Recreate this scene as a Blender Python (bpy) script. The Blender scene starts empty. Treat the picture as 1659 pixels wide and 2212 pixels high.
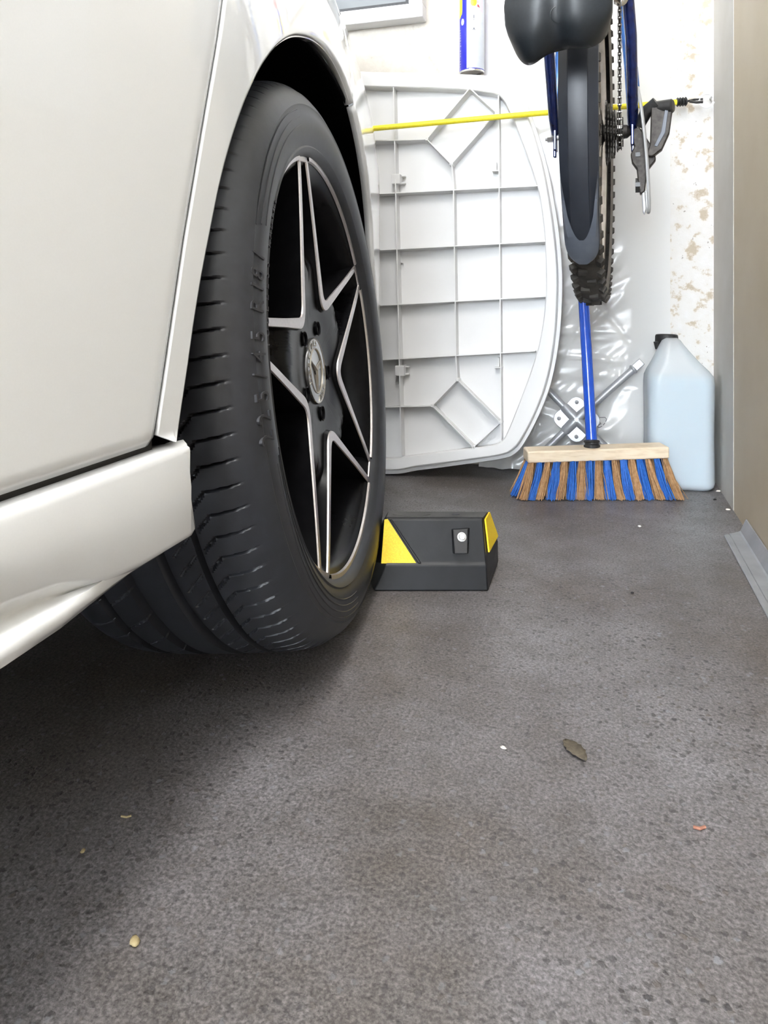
import bpy, bmesh, math, random
import numpy as np
from mathutils import Vector, Matrix

random.seed(7)
RNG = np.random.default_rng(11)
SC = bpy.context.scene
COL = SC.collection

# ------------------------------------------------------------------ camera
FPX, PCX, PCY = 1550.0, 829.5, 640.0          # focal length in pixels, view axis pixel
CAM_H = 0.388
K = CAM_H / 0.409          # overall size of the things placed beyond the car
YAW = math.atan(460.0 / FPX)
cam = bpy.data.cameras.new('camera')
cam.sensor_fit = 'VERTICAL'
cam.sensor_height = 36.0
cam.lens = FPX / 2212.0 * 36.0
cam.shift_x = 0.0
cam.shift_y = -(1106.0 - PCY) / 2212.0
cam.clip_start = 0.01
cam_o = bpy.data.objects.new('camera', cam)
cam_o.location = (0, 0, CAM_H)
cam_o.rotation_euler = (math.pi / 2, 0, YAW)
COL.objects.link(cam_o)
SC.camera = cam_o

# ------------------------------------------------------------------ world, lights, exposure
w = bpy.data.worlds.new('World'); SC.world = w; w.use_nodes = True
bg = w.node_tree.nodes['Background']
bg.inputs['Color'].default_value = (0.86, 0.93, 1.0, 1)
bg.inputs['Strength'].default_value = 21.0
SC.view_settings.view_transform = 'Standard'
SC.view_settings.look = 'None'
SC.view_settings.gamma = 1.0
SC.view_settings.use_curve_mapping = False
SC.view_settings.exposure = 0.66

def area(name, loc, rot, sx, sy, power, col):
    l = bpy.data.lights.new(name, 'AREA'); l.shape = 'RECTANGLE'
    l.size, l.size_y, l.energy, l.color = sx, sy, power, col
    o = bpy.data.objects.new(name, l); o.location = loc; o.rotation_euler = rot
    COL.objects.link(o); return o
# strip lamp under the garage ceiling
area('ceiling_strip_lamp', (-0.02, -0.55, 2.30), (0, 0, 0), 0.35, 1.8, 34.0, (1.0, 0.98, 0.95))

# ------------------------------------------------------------------ pixel helpers (pixel -> point on a known plane of the room)
C_R = np.array([math.cos(YAW), math.sin(YAW), 0.0])
C_F = np.array([-math.sin(YAW), math.cos(YAW), 0.0])
C_U = np.array([0.0, 0.0, 1.0])
C_O = np.array([0.0, 0.0, CAM_H])
def ray(px, py): return (px - 830.0) / FPX * C_R + C_F - (py - PCY) / FPX * C_U
def at_x(px, py, x): d = ray(px, py); return C_O + d * (x / d[0])
def at_y(px, py, y): d = ray(px, py); return C_O + d * (y / d[1])
def at_z(px, py, z=0.0): d = ray(px, py); return C_O + d * ((z - CAM_H) / d[2])
def at_d(px, py, dist): return C_O + ray(px, py) * dist

# ------------------------------------------------------------------ materials
MATS = {}
def mat(name, col, rough=0.5, metal=0.0, coat=0.0, spec=0.5, trans=0.0, emis=None, sub=0.0, alpha=1.0):
    m = bpy.data.materials.new(name); m.use_nodes = True
    b = m.node_tree.nodes['Principled BSDF']
    b.inputs['Base Color'].default_value = (*col, 1)
    b.inputs['Roughness'].default_value = rough
    b.inputs['Metallic'].default_value = metal
    b.inputs['Coat Weight'].default_value = coat
    b.inputs['Coat Roughness'].default_value = 0.03
    b.inputs['Specular IOR Level'].default_value = spec
    b.inputs['Transmission Weight'].default_value = trans
    b.inputs['Alpha'].default_value = alpha
    if sub:
        b.inputs['Subsurface Weight'].default_value = sub
        b.inputs['Subsurface Radius'].default_value = (0.05, 0.05, 0.05)
    MATS[name] = m
    return m
def nd(m, t, **kw):
    n = m.node_tree.nodes.new(t)
    for k, v in kw.items():
        if k in n.inputs: n.inputs[k].default_value = v
        else: setattr(n, k, v)
    return n
def lk(m, a, b): m.node_tree.links.new(a, b)
def ramp(m, fac, stops, interp='LINEAR'):
    r = m.node_tree.nodes.new('ShaderNodeValToRGB'); r.color_ramp.interpolation = interp
    e = r.color_ramp.elements
    e[0].position, e[0].color = stops[0][0], (*stops[0][1], 1)
    e[1].position, e[1].color = stops[-1][0], (*stops[-1][1], 1)
    for p, c in stops[1:-1]:
        x = e.new(p); x.color = (*c, 1)
    lk(m, fac, r.inputs['Fac']); return r.outputs['Color']
def mixc(m, fac, a, b, mode='MIX'):
    n = m.node_tree.nodes.new('ShaderNodeMix'); n.data_type = 'RGBA'; n.blend_type = mode
    for s, v in ((0, fac), (6, a), (7, b)):
        if hasattr(v, 'is_linked') or hasattr(v, 'links'): lk(m, v, n.inputs[s])
        elif s == 0: n.inputs[0].default_value = v
        else: n.inputs[s].default_value = (*v, 1)
    return n.outputs[2]
def coords(m, scale=(1, 1, 1)):
    g = m.node_tree.nodes.new('ShaderNodeNewGeometry')
    mp = m.node_tree.nodes.new('ShaderNodeMapping'); mp.inputs['Scale'].default_value = scale
    lk(m, g.outputs['Position'], mp.inputs['Vector']); return mp.outputs['Vector']
def noise(m, vec, scale, detail=4, rough=0.55, out='Fac'):
    n = nd(m, 'ShaderNodeTexNoise'); n.inputs['Scale'].default_value = scale
    n.inputs['Detail'].default_value = detail; n.inputs['Roughness'].default_value = rough
    lk(m, vec, n.inputs['Vector']); return n.outputs[out]
def voro(m, vec, scale, out='Distance', feature='F1'):
    n = nd(m, 'ShaderNodeTexVoronoi'); n.feature = feature; n.inputs['Scale'].default_value = scale
    lk(m, vec, n.inputs['Vector']); return n.outputs[out]
def bump(m, h, strength=0.3, dist=0.002):
    b = nd(m, 'ShaderNodeBump'); b.inputs['Strength'].default_value = strength; b.inputs['Distance'].default_value = dist
    lk(m, h, b.inputs['Height']); lk(m, b.outputs['Normal'], P(m).inputs['Normal'])
def P(m): return m.node_tree.nodes['Principled BSDF']
def base(m, c): lk(m, c, P(m).inputs['Base Color'])
def speckle(m, c0, c1, scale=60, strength=0.1, dist=0.0005):
    v = coords(m); n = noise(m, v, scale)
    base(m, ramp(m, n, [(0.3, c0), (0.7, c1)])); 
    if strength: bump(m, noise(m, v, scale * 4), strength, dist)

# floor: rough worn concrete / tarmac
fl = mat('floor_concrete', (.2, .2, .2), 0.46, spec=0.5)
v = coords(fl)
big = noise(fl, v, 2.2, 5, 0.6); mid = noise(fl, v, 16, 5, 0.65); fine = noise(fl, v, 520, 2, 0.6); grit = noise(fl, v, 330, 3, 0.65)
c = ramp(fl, big, [(0.34, (.086, .072, .060)), (0.50, (.142, .135, .137)), (0.66, (.190, .187, .197))])
c = mixc(fl, 0.65, c, ramp(fl, mid, [(0.3, (.36, .34, .32)), (0.7, (.64, .63, .64))]), 'OVERLAY')
c = mixc(fl, 0.75, c, ramp(fl, grit, [(0.35, (.22, .22, .22)), (0.65, (.78, .78, .78))]), 'OVERLAY')
c = mixc(fl, 0.40, c, ramp(fl, fine, [(0.35, (.22, .22, .22)), (0.65, (.78, .78, .78))]), 'OVERLAY')
# coarse stones, irregular, showing where the cement skin has worn off
wn = nd(fl, 'ShaderNodeTexNoise'); wn.inputs['Scale'].default_value = 260; lk(fl, v, wn.inputs['Vector'])
dv = nd(fl, 'ShaderNodeVectorMath', operation='SCALE'); dv.inputs['Scale'].default_value = 0.0055; lk(fl, wn.outputs['Color'], dv.inputs[0])
ad = nd(fl, 'ShaderNodeVectorMath', operation='ADD'); lk(fl, v, ad.inputs[0]); lk(fl, dv.outputs[0], ad.inputs[1])
vd = ad.outputs[0]
vv = voro(fl, vd, 165); vcol = voro(fl, vd, 165, 'Color')
sep = nd(fl, 'ShaderNodeSeparateColor'); lk(fl, vcol, sep.inputs[0])
pick = ramp(fl, sep.outputs[0], [(0.50, (0, 0, 0)), (0.55, (1, 1, 1))])
disc = ramp(fl, vv, [(0.26, (1, 1, 1)), (0.46, (0, 0, 0))])
peb = mixc(fl, 1.0, pick, disc, 'MULTIPLY')
worn = ramp(fl, noise(fl, v, 1.9, 3, 0.5), [(0.36, (.20, .20, .20)), (0.60, (.90, .90, .90))])
peb = mixc(fl, 1.0, peb, worn, 'MULTIPLY')
stone = ramp(fl, sep.outputs[1], [(0.0, (.035, .034, .037)), (0.5, (.060, .057, .058)), (0.72, (.11, .092, .08)), (0.85, (.17, .17, .18)), (1.0, (.23, .24, .26))])
c = mixc(fl, peb, c, stone)
w2 = voro(fl, vd, 60); wc = voro(fl, vd, 60, 'Color'); s2 = nd(fl, 'ShaderNodeSeparateColor'); lk(fl, wc, s2.inputs[0])
wp = mixc(fl, 1.0, ramp(fl, s2.outputs[2], [(0.93, (0, 0, 0)), (0.95, (1, 1, 1))]), ramp(fl, w2, [(0.05, (1, 1, 1)), (0.11, (0, 0, 0))]), 'MULTIPLY')
c = mixc(fl, wp, c, (.42, .41, .38))
base(fl, c)
bb = nd(fl, 'ShaderNodeMath', operation='ADD'); lk(fl, grit, bb.inputs[0]); lk(fl, peb, bb.inputs[1])
bump(fl, bb.outputs[0], 0.45, 0.0012)

# back wall: cream render at the left, flaking white plaster at the right
bw = mat('back_wall_render', (.8, .8, .8), 0.85)
v = coords(bw)
cream = ramp(bw, noise(bw, v, 26, 6, 0.7), [(0.28, (.41, .36, .30)), (0.42, (.54, .50, .44)), (0.7, (.60, .565, .51))])
fl1 = noise(bw, v, 34, 6, 0.62); fl2 = noise(bw, v, 90, 4, 0.6)
plast = ramp(bw, fl1, [(0.36, (.46, .39, .30)), (0.41, (.56, .50, .42)), (0.44, (.66, .64, .61)), (0.7, (.69, .68, .67))])
plast = mixc(bw, ramp(bw, fl2, [(0.27, (1, 1, 1)), (0.31, (0, 0, 0))]), plast, (.22, .19, .16))
sp = nd(bw, 'ShaderNodeSeparateXYZ'); lk(bw, v, sp.inputs[0])
base(bw, mixc(bw, ramp(bw, sp.outputs[0], [(0.05, (0, 0, 0)), (0.06, (1, 1, 1))]), cream, plast))
bump(bw, fl1, 0.5, 0.004)

tan = mat('tan_wall_paint', (.5, .44, .36), 0.6)
v = coords(tan)
n1 = noise(tan, v, 5, 4); n2 = noise(tan, v, 45, 5, 0.7)
c = ramp(tan, n1, [(0.3, (.52, .435, .315)), (0.7, (.58, .50, .385))])
c = mixc(tan, ramp(tan, n2, [(0.755, (0, 0, 0)), (0.775, (1, 1, 1))]), c, (.72, .68, .62))
base(tan, c); bump(tan, noise(tan, v, 160, 3), 0.12, 0.001)
grey = mat('pale_grey_wall_paint', (.55, .53, .49), 0.6)
v = coords(grey); base(grey, ramp(grey, noise(grey, v, 9, 5), [(0.3, (.53, .50, .455)), (0.7, (.60, .575, .54))])); bump(grey, noise(grey, v, 120, 3), 0.15, 0.001)
ceilm = mat('ceiling_paint', (.72, .71, .69), 0.8); speckle(ceilm, (.70, .69, .67), (.75, .74, .72), 8)
wallw = mat('white_wall_paint', (.75, .74, .72), 0.8); speckle(wallw, (.72, .71, .69), (.78, .77, .75), 8)

paint = mat('cream_white_car_paint', (.86, .86, .84), 0.3, coat=1.0)
v = coords(paint); base(paint, ramp(paint, noise(paint, v, 900, 2), [(0.3, (.855, .865, .87)), (0.7, (.87, .88, .885))]))
plastic_blk = mat('black_plastic', (.012, .012, .013), 0.5); speckle(plastic_blk, (.010, .010, .011), (.016, .016, .017), 300, 0.15)
liner = mat('arch_liner_felt', (.006, .006, .007), 0.95, spec=0.1); speckle(liner, (.004, .004, .005), (.010, .010, .011), 240, 0.5, 0.002)
rubber = mat('tyre_rubber', (.03, .03, .034), 0.44, spec=0.62)
v = coords(rubber); base(rubber, ramp(rubber, noise(rubber, v, 70, 4), [(0.3, (.014, .0152, .0190)), (0.7, (.022, .0240, .0300))]))
bump(rubber, noise(rubber, v, 700, 2), 0.15, 0.0004)
letter = mat('tyre_letter_rubber', (.028, .028, .032), 0.42); speckle(letter, (.026, .026, .030), (.032, .032, .036), 200, 0)
gloss = mat('gloss_black_alloy', (.006, .006, .007), 0.24, spec=0.10); speckle(gloss, (.005, .005, .006), (.008, .008, .009), 90, 0)
machined = mat('machined_aluminium', (.62, .58, .57), 0.33, metal=0.85)
v = coords(machined); base(machined, ramp(machined, noise(machined, v, 300, 2), [(0.3, (.58, .54, .53)), (0.7, (.66, .62, .61))]))
chrome = mat('chrome', (.75, .74, .72), 0.15, metal=1.0); speckle(chrome, (.72, .71, .69), (.78, .77, .75), 60, 0)
disc_m = mat('brake_disc_steel', (.16, .155, .15), 0.4, metal=0.8); speckle(disc_m, (.13, .125, .12), (.19, .18, .175), 120, 0.1)
bronze = mat('cap_pale_metal', (.36, .33, .28), 0.35, metal=0.7); speckle(bronze, (.34, .31, .26), (.39, .36, .31), 200, 0)
capblk = mat('cap_dark_face', (.035, .034, .034), 0.2, coat=1.0); speckle(capblk, (.03, .029, .029), (.04, .039, .039), 200, 0)

blockr = mat('block_recycled_rubber', (.006, .0065, .008), 0.42, spec=0.35); speckle(blockr, (.004, .0045, .0055), (.009, .010, .013), 22, 0.25, 0.001)
blocktop = mat('dusty_rubber_top', (.10, .10, .10), 0.7); speckle(blocktop, (.04, .04, .04), (.09, .088, .085), 30, 0.2, 0.001)
yel = mat('yellow_reflective_film', (.85, .55, .01), 0.38)
v = coords(yel); base(yel, ramp(yel, voro(yel, v, 420), [(0.1, (.95, .70, .012)), (0.6, (.88, .58, .003))])); bump(yel, voro(yel, v, 420), 0.25, 0.0008)
zinc = mat('zinc_bolt', (.66, .67, .68), 0.3, metal=1.0); speckle(zinc, (.6, .61, .62), (.72, .73, .74), 200, 0.1)
wplast = mat('white_moulded_plastic', (.70, .70, .70), 0.38); speckle(wplast, (.69, .69, .69), (.71, .71, .715), 12, 0)
wframe = mat('white_window_plastic', (.88, .88, .88), 0.3); speckle(wframe, (.72, .72, .72), (.75, .75, .75), 12, 0)
gasket = mat('dark_gasket', (.03, .03, .035), 0.6); speckle(gasket, (.028, .028, .03), (.04, .04, .045), 90, 0)
pane_m = mat('grey_window_glass', (.40, .42, .44), 0.25, spec=0.2)
v = coords(pane_m, (1, 1, 2.2)); base(pane_m, ramp(pane_m, noise(pane_m, v, 5, 1, 0.3), [(0.35, (.08, .084, .09)), (0.6, (.22, .23, .24))]))
yrope = mat('yellow_elastic_cord', (.85, .72, .02), 0.5); speckle(yrope, (.83, .68, .01), (.90, .78, .05), 260, 0.2)
blackm = mat('black_coated_steel', (.02, .02, .02), 0.35); speckle(blackm, (.015, .015, .015), (.03, .03, .03), 150, 0.1)
whook = mat('white_enamel', (.85, .85, .85), 0.35); speckle(whook, (.83, .83, .83), (.88, .88, .88), 100, 0)
wood = mat('pale_raw_wood', (.72, .58, .42), 0.65)
v = coords(wood, (1, 1, 7)); base(wood, ramp(wood, noise(wood, v, 22, 5), [(0.3, (.62, .48, .33)), (0.5, (.76, .63, .47)), (0.7, (.80, .68, .53))])); bump(wood, noise(wood, v, 60), 0.2, 0.001)
br_tan = mat('brown_fibre_bristle', (.45, .25, .11), 0.7); speckle(br_tan, (.36, .19, .08), (.56, .34, .17), 160, 0)
br_blue = mat('blue_plastic_bristle', (.015, .13, .52), 0.45); speckle(br_blue, (.010, .10, .44), (.025, .17, .60), 160, 0)
hblue = mat('blue_painted_handle', (.02, .10, .62), 0.22, coat=0.6); speckle(hblue, (.018, .09, .58), (.022, .11, .66), 30, 0)
fblue = mat('dark_blue_metallic_frame', (.008, .02, .13), 0.25, metal=0.35, coat=0.8); speckle(fblue, (.006, .015, .10), (.010, .03, .17), 80, 0)
fblue2 = mat('bright_blue_metallic_frame', (.01, .12, .45), 0.22, metal=0.4, coat=0.8); speckle(fblue2, (.008, .10, .40), (.012, .15, .5), 80, 0)
silver = mat('silver_paint', (.50, .51, .53), 0.36, metal=0.3); speckle(silver, (.34, .35, .37), (.40, .41, .43), 60, 0.05)
alloy = mat('dusty_alloy_rim', (.60, .55, .50), 0.55, metal=0.1); speckle(alloy, (.52, .47, .42), (.70, .65, .60), 40, 0.1)
greysteel = mat('grimy_steel', (.10, .09, .08), 0.5, metal=0.5); speckle(greysteel, (.020, .017, .015), (.060, .053, .047), 130, 0.2)
rustspoke = mat('brownish_spoke_steel', (.26, .22, .18), 0.45, metal=0.6); speckle(rustspoke, (.20, .16, .12), (.32, .28, .24), 100, 0)
mudg = mat('slate_black_plastic', (.045, .052, .066), 0.42); speckle(mudg, (.016, .019, .027), (.022, .026, .036), 40, 0.05)
mudg2 = mat('slate_grey_plastic_border', (.16, .175, .205), 0.45); speckle(mudg2, (.10, .115, .145), (.125, .14, .17), 40, 0.05)
seatm = mat('black_vinyl', (.020, .026, .033), 0.42); speckle(seatm, (.009, .012, .015), (.014, .018, .023), 300, 0.1)
btyre = mat('dusty_bike_rubber', (.055, .052, .048), 0.8); speckle(btyre, (.03, .028, .026), (.10, .092, .082), 30, 0.3)
bside = mat('grey_brown_sidewall', (.20, .185, .165), 0.8); speckle(bside, (.16, .145, .13), (.25, .23, .21), 30, 0.2)
cable = mat('silver_cable_housing', (.45, .46, .47), 0.4, metal=0.5); speckle(cable, (.42, .43, .44), (.5, .51, .52), 80, 0)
grip = mat('black_rubber', (.015, .015, .016), 0.6); speckle(grip, (.012, .012, .013), (.022, .022, .023), 120, 0.1)
aluin = mat('dull_aluminium_profile', (.34, .35, .37), 0.5, metal=0.45); speckle(aluin, (.31, .32, .335), (.39, .40, .42), 25, 0.1)
can_b = mat('can_blue', (.012, .015, .42), 0.3, coat=0.4); speckle(can_b, (.011, .014, .40), (.014, .017, .45), 90, 0)
can_w = mat('can_white', (.80, .82, .86), 0.3, coat=0.4); speckle(can_w, (.52, .55, .61), (.56, .585, .64), 90, 0)
can_y = mat('can_yellow', (.90, .80, .02), 0.35); speckle(can_y, (.88, .78, .02), (.93, .83, .03), 90, 0)
can_p = mat('can_pink', (.80, .50, .58), 0.35); speckle(can_p, (.78, .48, .56), (.83, .53, .61), 90, 0)
can_r = mat('can_dark_red', (.30, .04, .05), 0.35); speckle(can_r, (.28, .035, .045), (.33, .045, .055), 90, 0)
ink = mat('dark_print', (.04, .04, .06), 0.5); speckle(ink, (.035, .035, .05), (.05, .05, .075), 90, 0)
pinkink = mat('pale_red_print', (.78, .62, .64), 0.5); speckle(pinkink, (.76, .60, .62), (.80, .64, .66), 90, 0)
crumb_m = mat('plaster_crumb', (.78, .75, .70), 0.8); speckle(crumb_m, (.70, .66, .60), (.84, .81, .77), 300, 0.2)
leaf_m = mat('dry_leaf', (.10, .085, .06), 0.8); speckle(leaf_m, (.07, .06, .045), (.14, .115, .08), 200, 0.2)
leafy = mat('yellow_dry_leaf', (.38, .31, .16), 0.8); speckle(leafy, (.32, .25, .12), (.46, .38, .22), 200, 0.2)
twig_m = mat('reddish_twig', (.32, .14, .09), 0.8); speckle(twig_m, (.26, .11, .07), (.40, .19, .13), 200, 0.2)

# translucent sheet and jug materials
def translucent(name, col, tr, tl, rough, gloss_w):
    m = bpy.data.materials.new(name); m.use_nodes = True; t = m.node_tree; t.nodes.clear()
    o = t.nodes.new('ShaderNodeOutputMaterial')
    d = t.nodes.new('ShaderNodeBsdfDiffuse'); d.inputs[0].default_value = (*col, 1)
    l = t.nodes.new('ShaderNodeBsdfTranslucent'); l.inputs[0].default_value = (*col, 1)
    x = t.nodes.new('ShaderNodeBsdfTransparent'); x.inputs[0].default_value = (*[min(1, c * 1.05) for c in col], 1)
    g = t.nodes.new('ShaderNodeBsdfGlossy'); g.inputs[0].default_value = (1, 1, 1, 1); g.inputs['Roughness'].default_value = rough
    fr = t.nodes.new('ShaderNodeFresnel'); fr.inputs[0].default_value = 1.45
    geo = t.nodes.new('ShaderNodeNewGeometry'); nz = t.nodes.new('ShaderNodeTexNoise'); nz.inputs['Scale'].default_value = 12
    t.links.new(geo.outputs['Position'], nz.inputs['Vector'])
    hs = t.nodes.new('ShaderNodeMixRGB'); hs.inputs[1].default_value = (*[c * .97 for c in col], 1); hs.inputs[2].default_value = (*col, 1)
    t.links.new(nz.outputs['Fac'], hs.inputs[0]); t.links.new(hs.outputs[0], d.inputs[0])
    a = t.nodes.new('ShaderNodeMixShader'); a.inputs[0].default_value = tl; t.links.new(d.outputs[0], a.inputs[1]); t.links.new(l.outputs[0], a.inputs[2])
    b = t.nodes.new('ShaderNodeMixShader'); b.inputs[0].default_value = tr; t.links.new(a.outputs[0], b.inputs[1]); t.links.new(x.outputs[0], b.inputs[2])
    ml = t.nodes.new('ShaderNodeMath'); ml.operation = 'MULTIPLY'; ml.inputs[1].default_value = gloss_w; t.links.new(fr.outputs[0], ml.inputs[0])
    e = t.nodes.new('ShaderNodeMixShader'); t.links.new(ml.outputs[0], e.inputs[0]); t.links.new(b.outputs[0], e.inputs[1]); t.links.new(g.outputs[0], e.inputs[2])
    t.links.new(e.outputs[0], o.inputs[0]); MATS[name] = m; return m
sheet_m = translucent('clear_polythene', (.97, .97, .965), 0.28, 0.15, 0.16, 1.1)
jug_m = translucent('milky_jug_plastic', (.93, .955, .98), 0.42, 0.25, 0.25, 0.7)
liquid_m = translucent('pale_blue_liquid', (.52, .75, .88), 0.05, 0.20, 0.2, 0.2)

# ------------------------------------------------------------------ mesh helpers
BASE = {}
def thing(name, label, cat, loc, group=None):
    o = bpy.data.objects.new(name, None); o.empty_display_size = 0.05
    o.location = loc; COL.objects.link(o)
    o['label'] = label; o['category'] = cat
    if group: o['group'] = group
    BASE[o.name] = np.array(loc, float)
    return o
def tag(o, label, cat, group=None):
    o['label'] = label; o['category'] = cat
    if group: o['group'] = group
    return o
def mk(name, V, F, m, parent=None, smooth=True, loc=None, idx=None, bevel=0, angle=35, recalc=False):
    V = np.asarray(V, float)
    if parent is not None: b = BASE[parent.name]
    elif loc is not None: b = np.array(loc, float)
    else: b = np.array([V[:, 0].mean(), V[:, 1].mean(), V[:, 2].min()])
    me = bpy.data.meshes.new(name)
    me.from_pydata((V - b).tolist(), [], [list(map(int, f)) for f in F])
    ms = m if isinstance(m, (list, tuple)) else [m]
    for x in ms: me.materials.append(x)
    if idx is not None: me.polygons.foreach_set('material_index', np.asarray(idx, np.int32))
    if recalc:
        bm = bmesh.new(); bm.from_mesh(me); bmesh.ops.recalc_face_normals(bm, faces=bm.faces); bm.to_mesh(me); bm.free()
    if smooth:
        me.polygons.foreach_set('use_smooth', np.ones(len(me.polygons), bool))
        if angle < 180: me.set_sharp_from_angle(angle=math.radians(angle))
    me.update()
    o = bpy.data.objects.new(name, me); COL.objects.link(o)
    if parent is not None: o.parent = parent
    else: o.location = b
    BASE[o.name] = b
    if bevel:
        bv = o.modifiers.new('bevel', 'BEVEL'); bv.width = bevel; bv.segments = 2; bv.limit_method = 'ANGLE'
    return o
def struct(o): o['kind'] = 'structure'; return o
def join(*parts):
    V = []; F = []; n = 0; I = []
    for k, p in enumerate(parts):
        v, f = p[0], p[1]
        V.append(np.asarray(v, float)); F += [[i + n for i in q] for q in f]; n += len(v)
        I += [p[2] if len(p) > 2 else 0] * len(f)
    return np.concatenate(V), F, I
def box(c, s, R=None):
    c = np.array(c, float); h = np.array(s, float) / 2
    v = np.array([[x, y, z] for x in (-1, 1) for y in (-1, 1) for z in (-1, 1)], float) * h
    if R is not None: v = v @ np.asarray(R).T
    return v + c, [[0, 1, 3, 2], [4, 6, 7, 5], [0, 4, 5, 1], [2, 3, 7, 6], [0, 2, 6, 4], [1, 5, 7, 3]]
def unit(a): a = np.asarray(a, float); return a / np.linalg.norm(a)
def rotz(a): c, s = math.cos(a), math.sin(a); return np.array([[c, -s, 0], [s, c, 0], [0, 0, 1.]])
def frame(d, up=(0, 0, 1)):
    d = unit(d); u = np.array(up, float)
    if abs(d @ u) > 0.98: u = np.array([1., 0, 0])
    a = unit(np.cross(u, d)); b = np.cross(d, a); return a, b, d
def tube(path, r, seg=10, caps=True):
    path = [np.array(p, float) for p in path]; n = len(path)
    rs = r if hasattr(r, '__len__') else [r] * n
    V = []; a0 = None
    for i, p in enumerate(path):
        d = unit(path[min(i + 1, n - 1)] - path[max(i - 1, 0)])
        if a0 is None: a, b, _ = frame(d)
        else:
            a = unit(a0 - d * (a0 @ d)); b = np.cross(d, a)
        a0 = a
        for k in range(seg):
            t = 2 * math.pi * k / seg
            V.append(p + rs[i] * (math.cos(t) * a + math.sin(t) * b))
    F = [[i * seg + k, i * seg + (k + 1) % seg, (i + 1) * seg + (k + 1) % seg, (i + 1) * seg + k] for i in range(n - 1) for k in range(seg)]
    if caps: F += [list(range(seg))[::-1], [(n - 1) * seg + k for k in range(seg)]]
    return np.array(V), F
def lathe(prof, o, ax, seg=32, e1=None, closed=False, capends=False):
    """prof: (along axis, radius)"""
    o = np.array(o, float); a, b, d = frame(ax)
    if e1 is not None: a = unit(e1); b = np.cross(d, a)
    V = []
    for (h, r) in prof:
        for k in range(seg):
            t = 2 * math.pi * k / seg
            V.append(o + d * h + r * (math.cos(t) * a + math.sin(t) * b))
    n = len(prof); m_ = n if closed else n - 1
    F = [[i * seg + k, i * seg + (k + 1) % seg, ((i + 1) % n) * seg + (k + 1) % seg, ((i + 1) % n) * seg + k] for i in range(m_) for k in range(seg)]
    if capends: F += [list(range(seg))[::-1], [(n - 1) * seg + k for k in range(seg)]]
    return np.array(V), F
def prism(poly, d):
    """poly: 3D points in a plane, extruded by vector d"""
    p = np.asarray(poly, float); n = len(p)
    V = np.concatenate([p, p + np.asarray(d, float)])
    F = [list(range(n))[::-1], list(range(n, 2 * n))] + [[i, (i + 1) % n, n + (i + 1) % n, n + i] for i in range(n)]
    return V, F
def grid(Vs, nu, nv, cu=False):
    F = []
    for i in range(nu if cu else nu - 1):
        for j in range(nv - 1):
            a = i * nv + j; b = ((i + 1) % nu) * nv + j
            F.append([a, b, b + 1, a + 1])
    return np.asarray(Vs, float).reshape(-1, 3), F
def smoothline(pts, n=8, closed=False):
    """Catmull-Rom through the points"""
    P_ = [np.array(p, float) for p in pts]; out = []
    N = len(P_)
    for i in range(N if closed else N - 1):
        if closed: p0, p1, p2, p3 = P_[i - 1], P_[i], P_[(i + 1) % N], P_[(i + 2) % N]
        else: p0, p1, p2, p3 = P_[max(i - 1, 0)], P_[i], P_[i + 1], P_[min(i + 2, N - 1)]
        for k in range(n):
            t = k / n
            out.append(0.5 * ((2 * p1) + (-p0 + p2) * t + (2 * p0 - 5 * p1 + 4 * p2 - p3) * t * t + (-p0 + 3 * p1 - 3 * p2 + p3) * t ** 3))
    if not closed: out.append(P_[-1])
    return out
def glyph(ch, size, depth=0.0):
    cu = bpy.data.curves.new('g', 'FONT'); cu.body = ch; cu.size = size; cu.extrude = depth; cu.align_x = 'CENTER'; cu.align_y = 'CENTER'; cu.resolution_u = 3
    ob = bpy.data.objects.new('g', cu); COL.objects.link(ob)
    dg = bpy.context.evaluated_depsgraph_get(); me = bpy.data.meshes.new_from_object(ob.evaluated_get(dg))
    V = np.array([v.co[:] for v in me.vertices]); F = [list(p.vertices) for p in me.polygons]
    bpy.data.objects.remove(ob); bpy.data.curves.remove(cu); bpy.data.meshes.remove(me)
    return V, F

# ------------------------------------------------------------------ room shell
YB, XR = 1.74 * K, 0.250 * K          # back wall, right wall
YF = -3.6                     # open garage door behind the camera
def plane_box(name, lo, hi, m):
    lo, hi = np.array(lo, float), np.array(hi, float)
    v, f = box((lo + hi) / 2, hi - lo)
    return struct(mk(name, v, f, m, smooth=False))
plane_box('floor', (-2.75, YF - 1.2, -0.10), (XR + 0.12, YB + 0.1, 0.0), fl)
drive = mat('driveway_paving', (.3, .29, .28), 0.85); speckle(drive, (.26, .25, .24), (.33, .32, .31), 30, 0.2, 0.002)
plane_box('driveway', (-14, YF - 26, -0.12), (14, YF - 1.2, -0.01), drive)
plane_box('wall_back', (-2.75, YB, 0.0), (XR + 0.12, YB + 0.1, 2.4), bw)
YS = at_z(1579, 1103)[1]
plane_box('wall_right', (XR, YF, 0.0), (XR + 0.12, YS, 2.4), tan)
# unseen white board added high on right wall: lights and reflects in the door
plane_box('bounce_board', (XR - 0.012, YF, 0.66), (XR, 0.93, 2.4), wallw)
plane_box('trim_1', (XR - 0.0008, YS, 0.0), (XR + 0.12, YB, 2.4), grey)
plane_box('wall_left', (-2.75, YF, 0.0), (-2.65, YB, 2.4), wallw)
plane_box('ceiling', (-2.75, YF, 2.4), (XR + 0.12, YB + 0.1, 2.5), ceilm)

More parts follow.
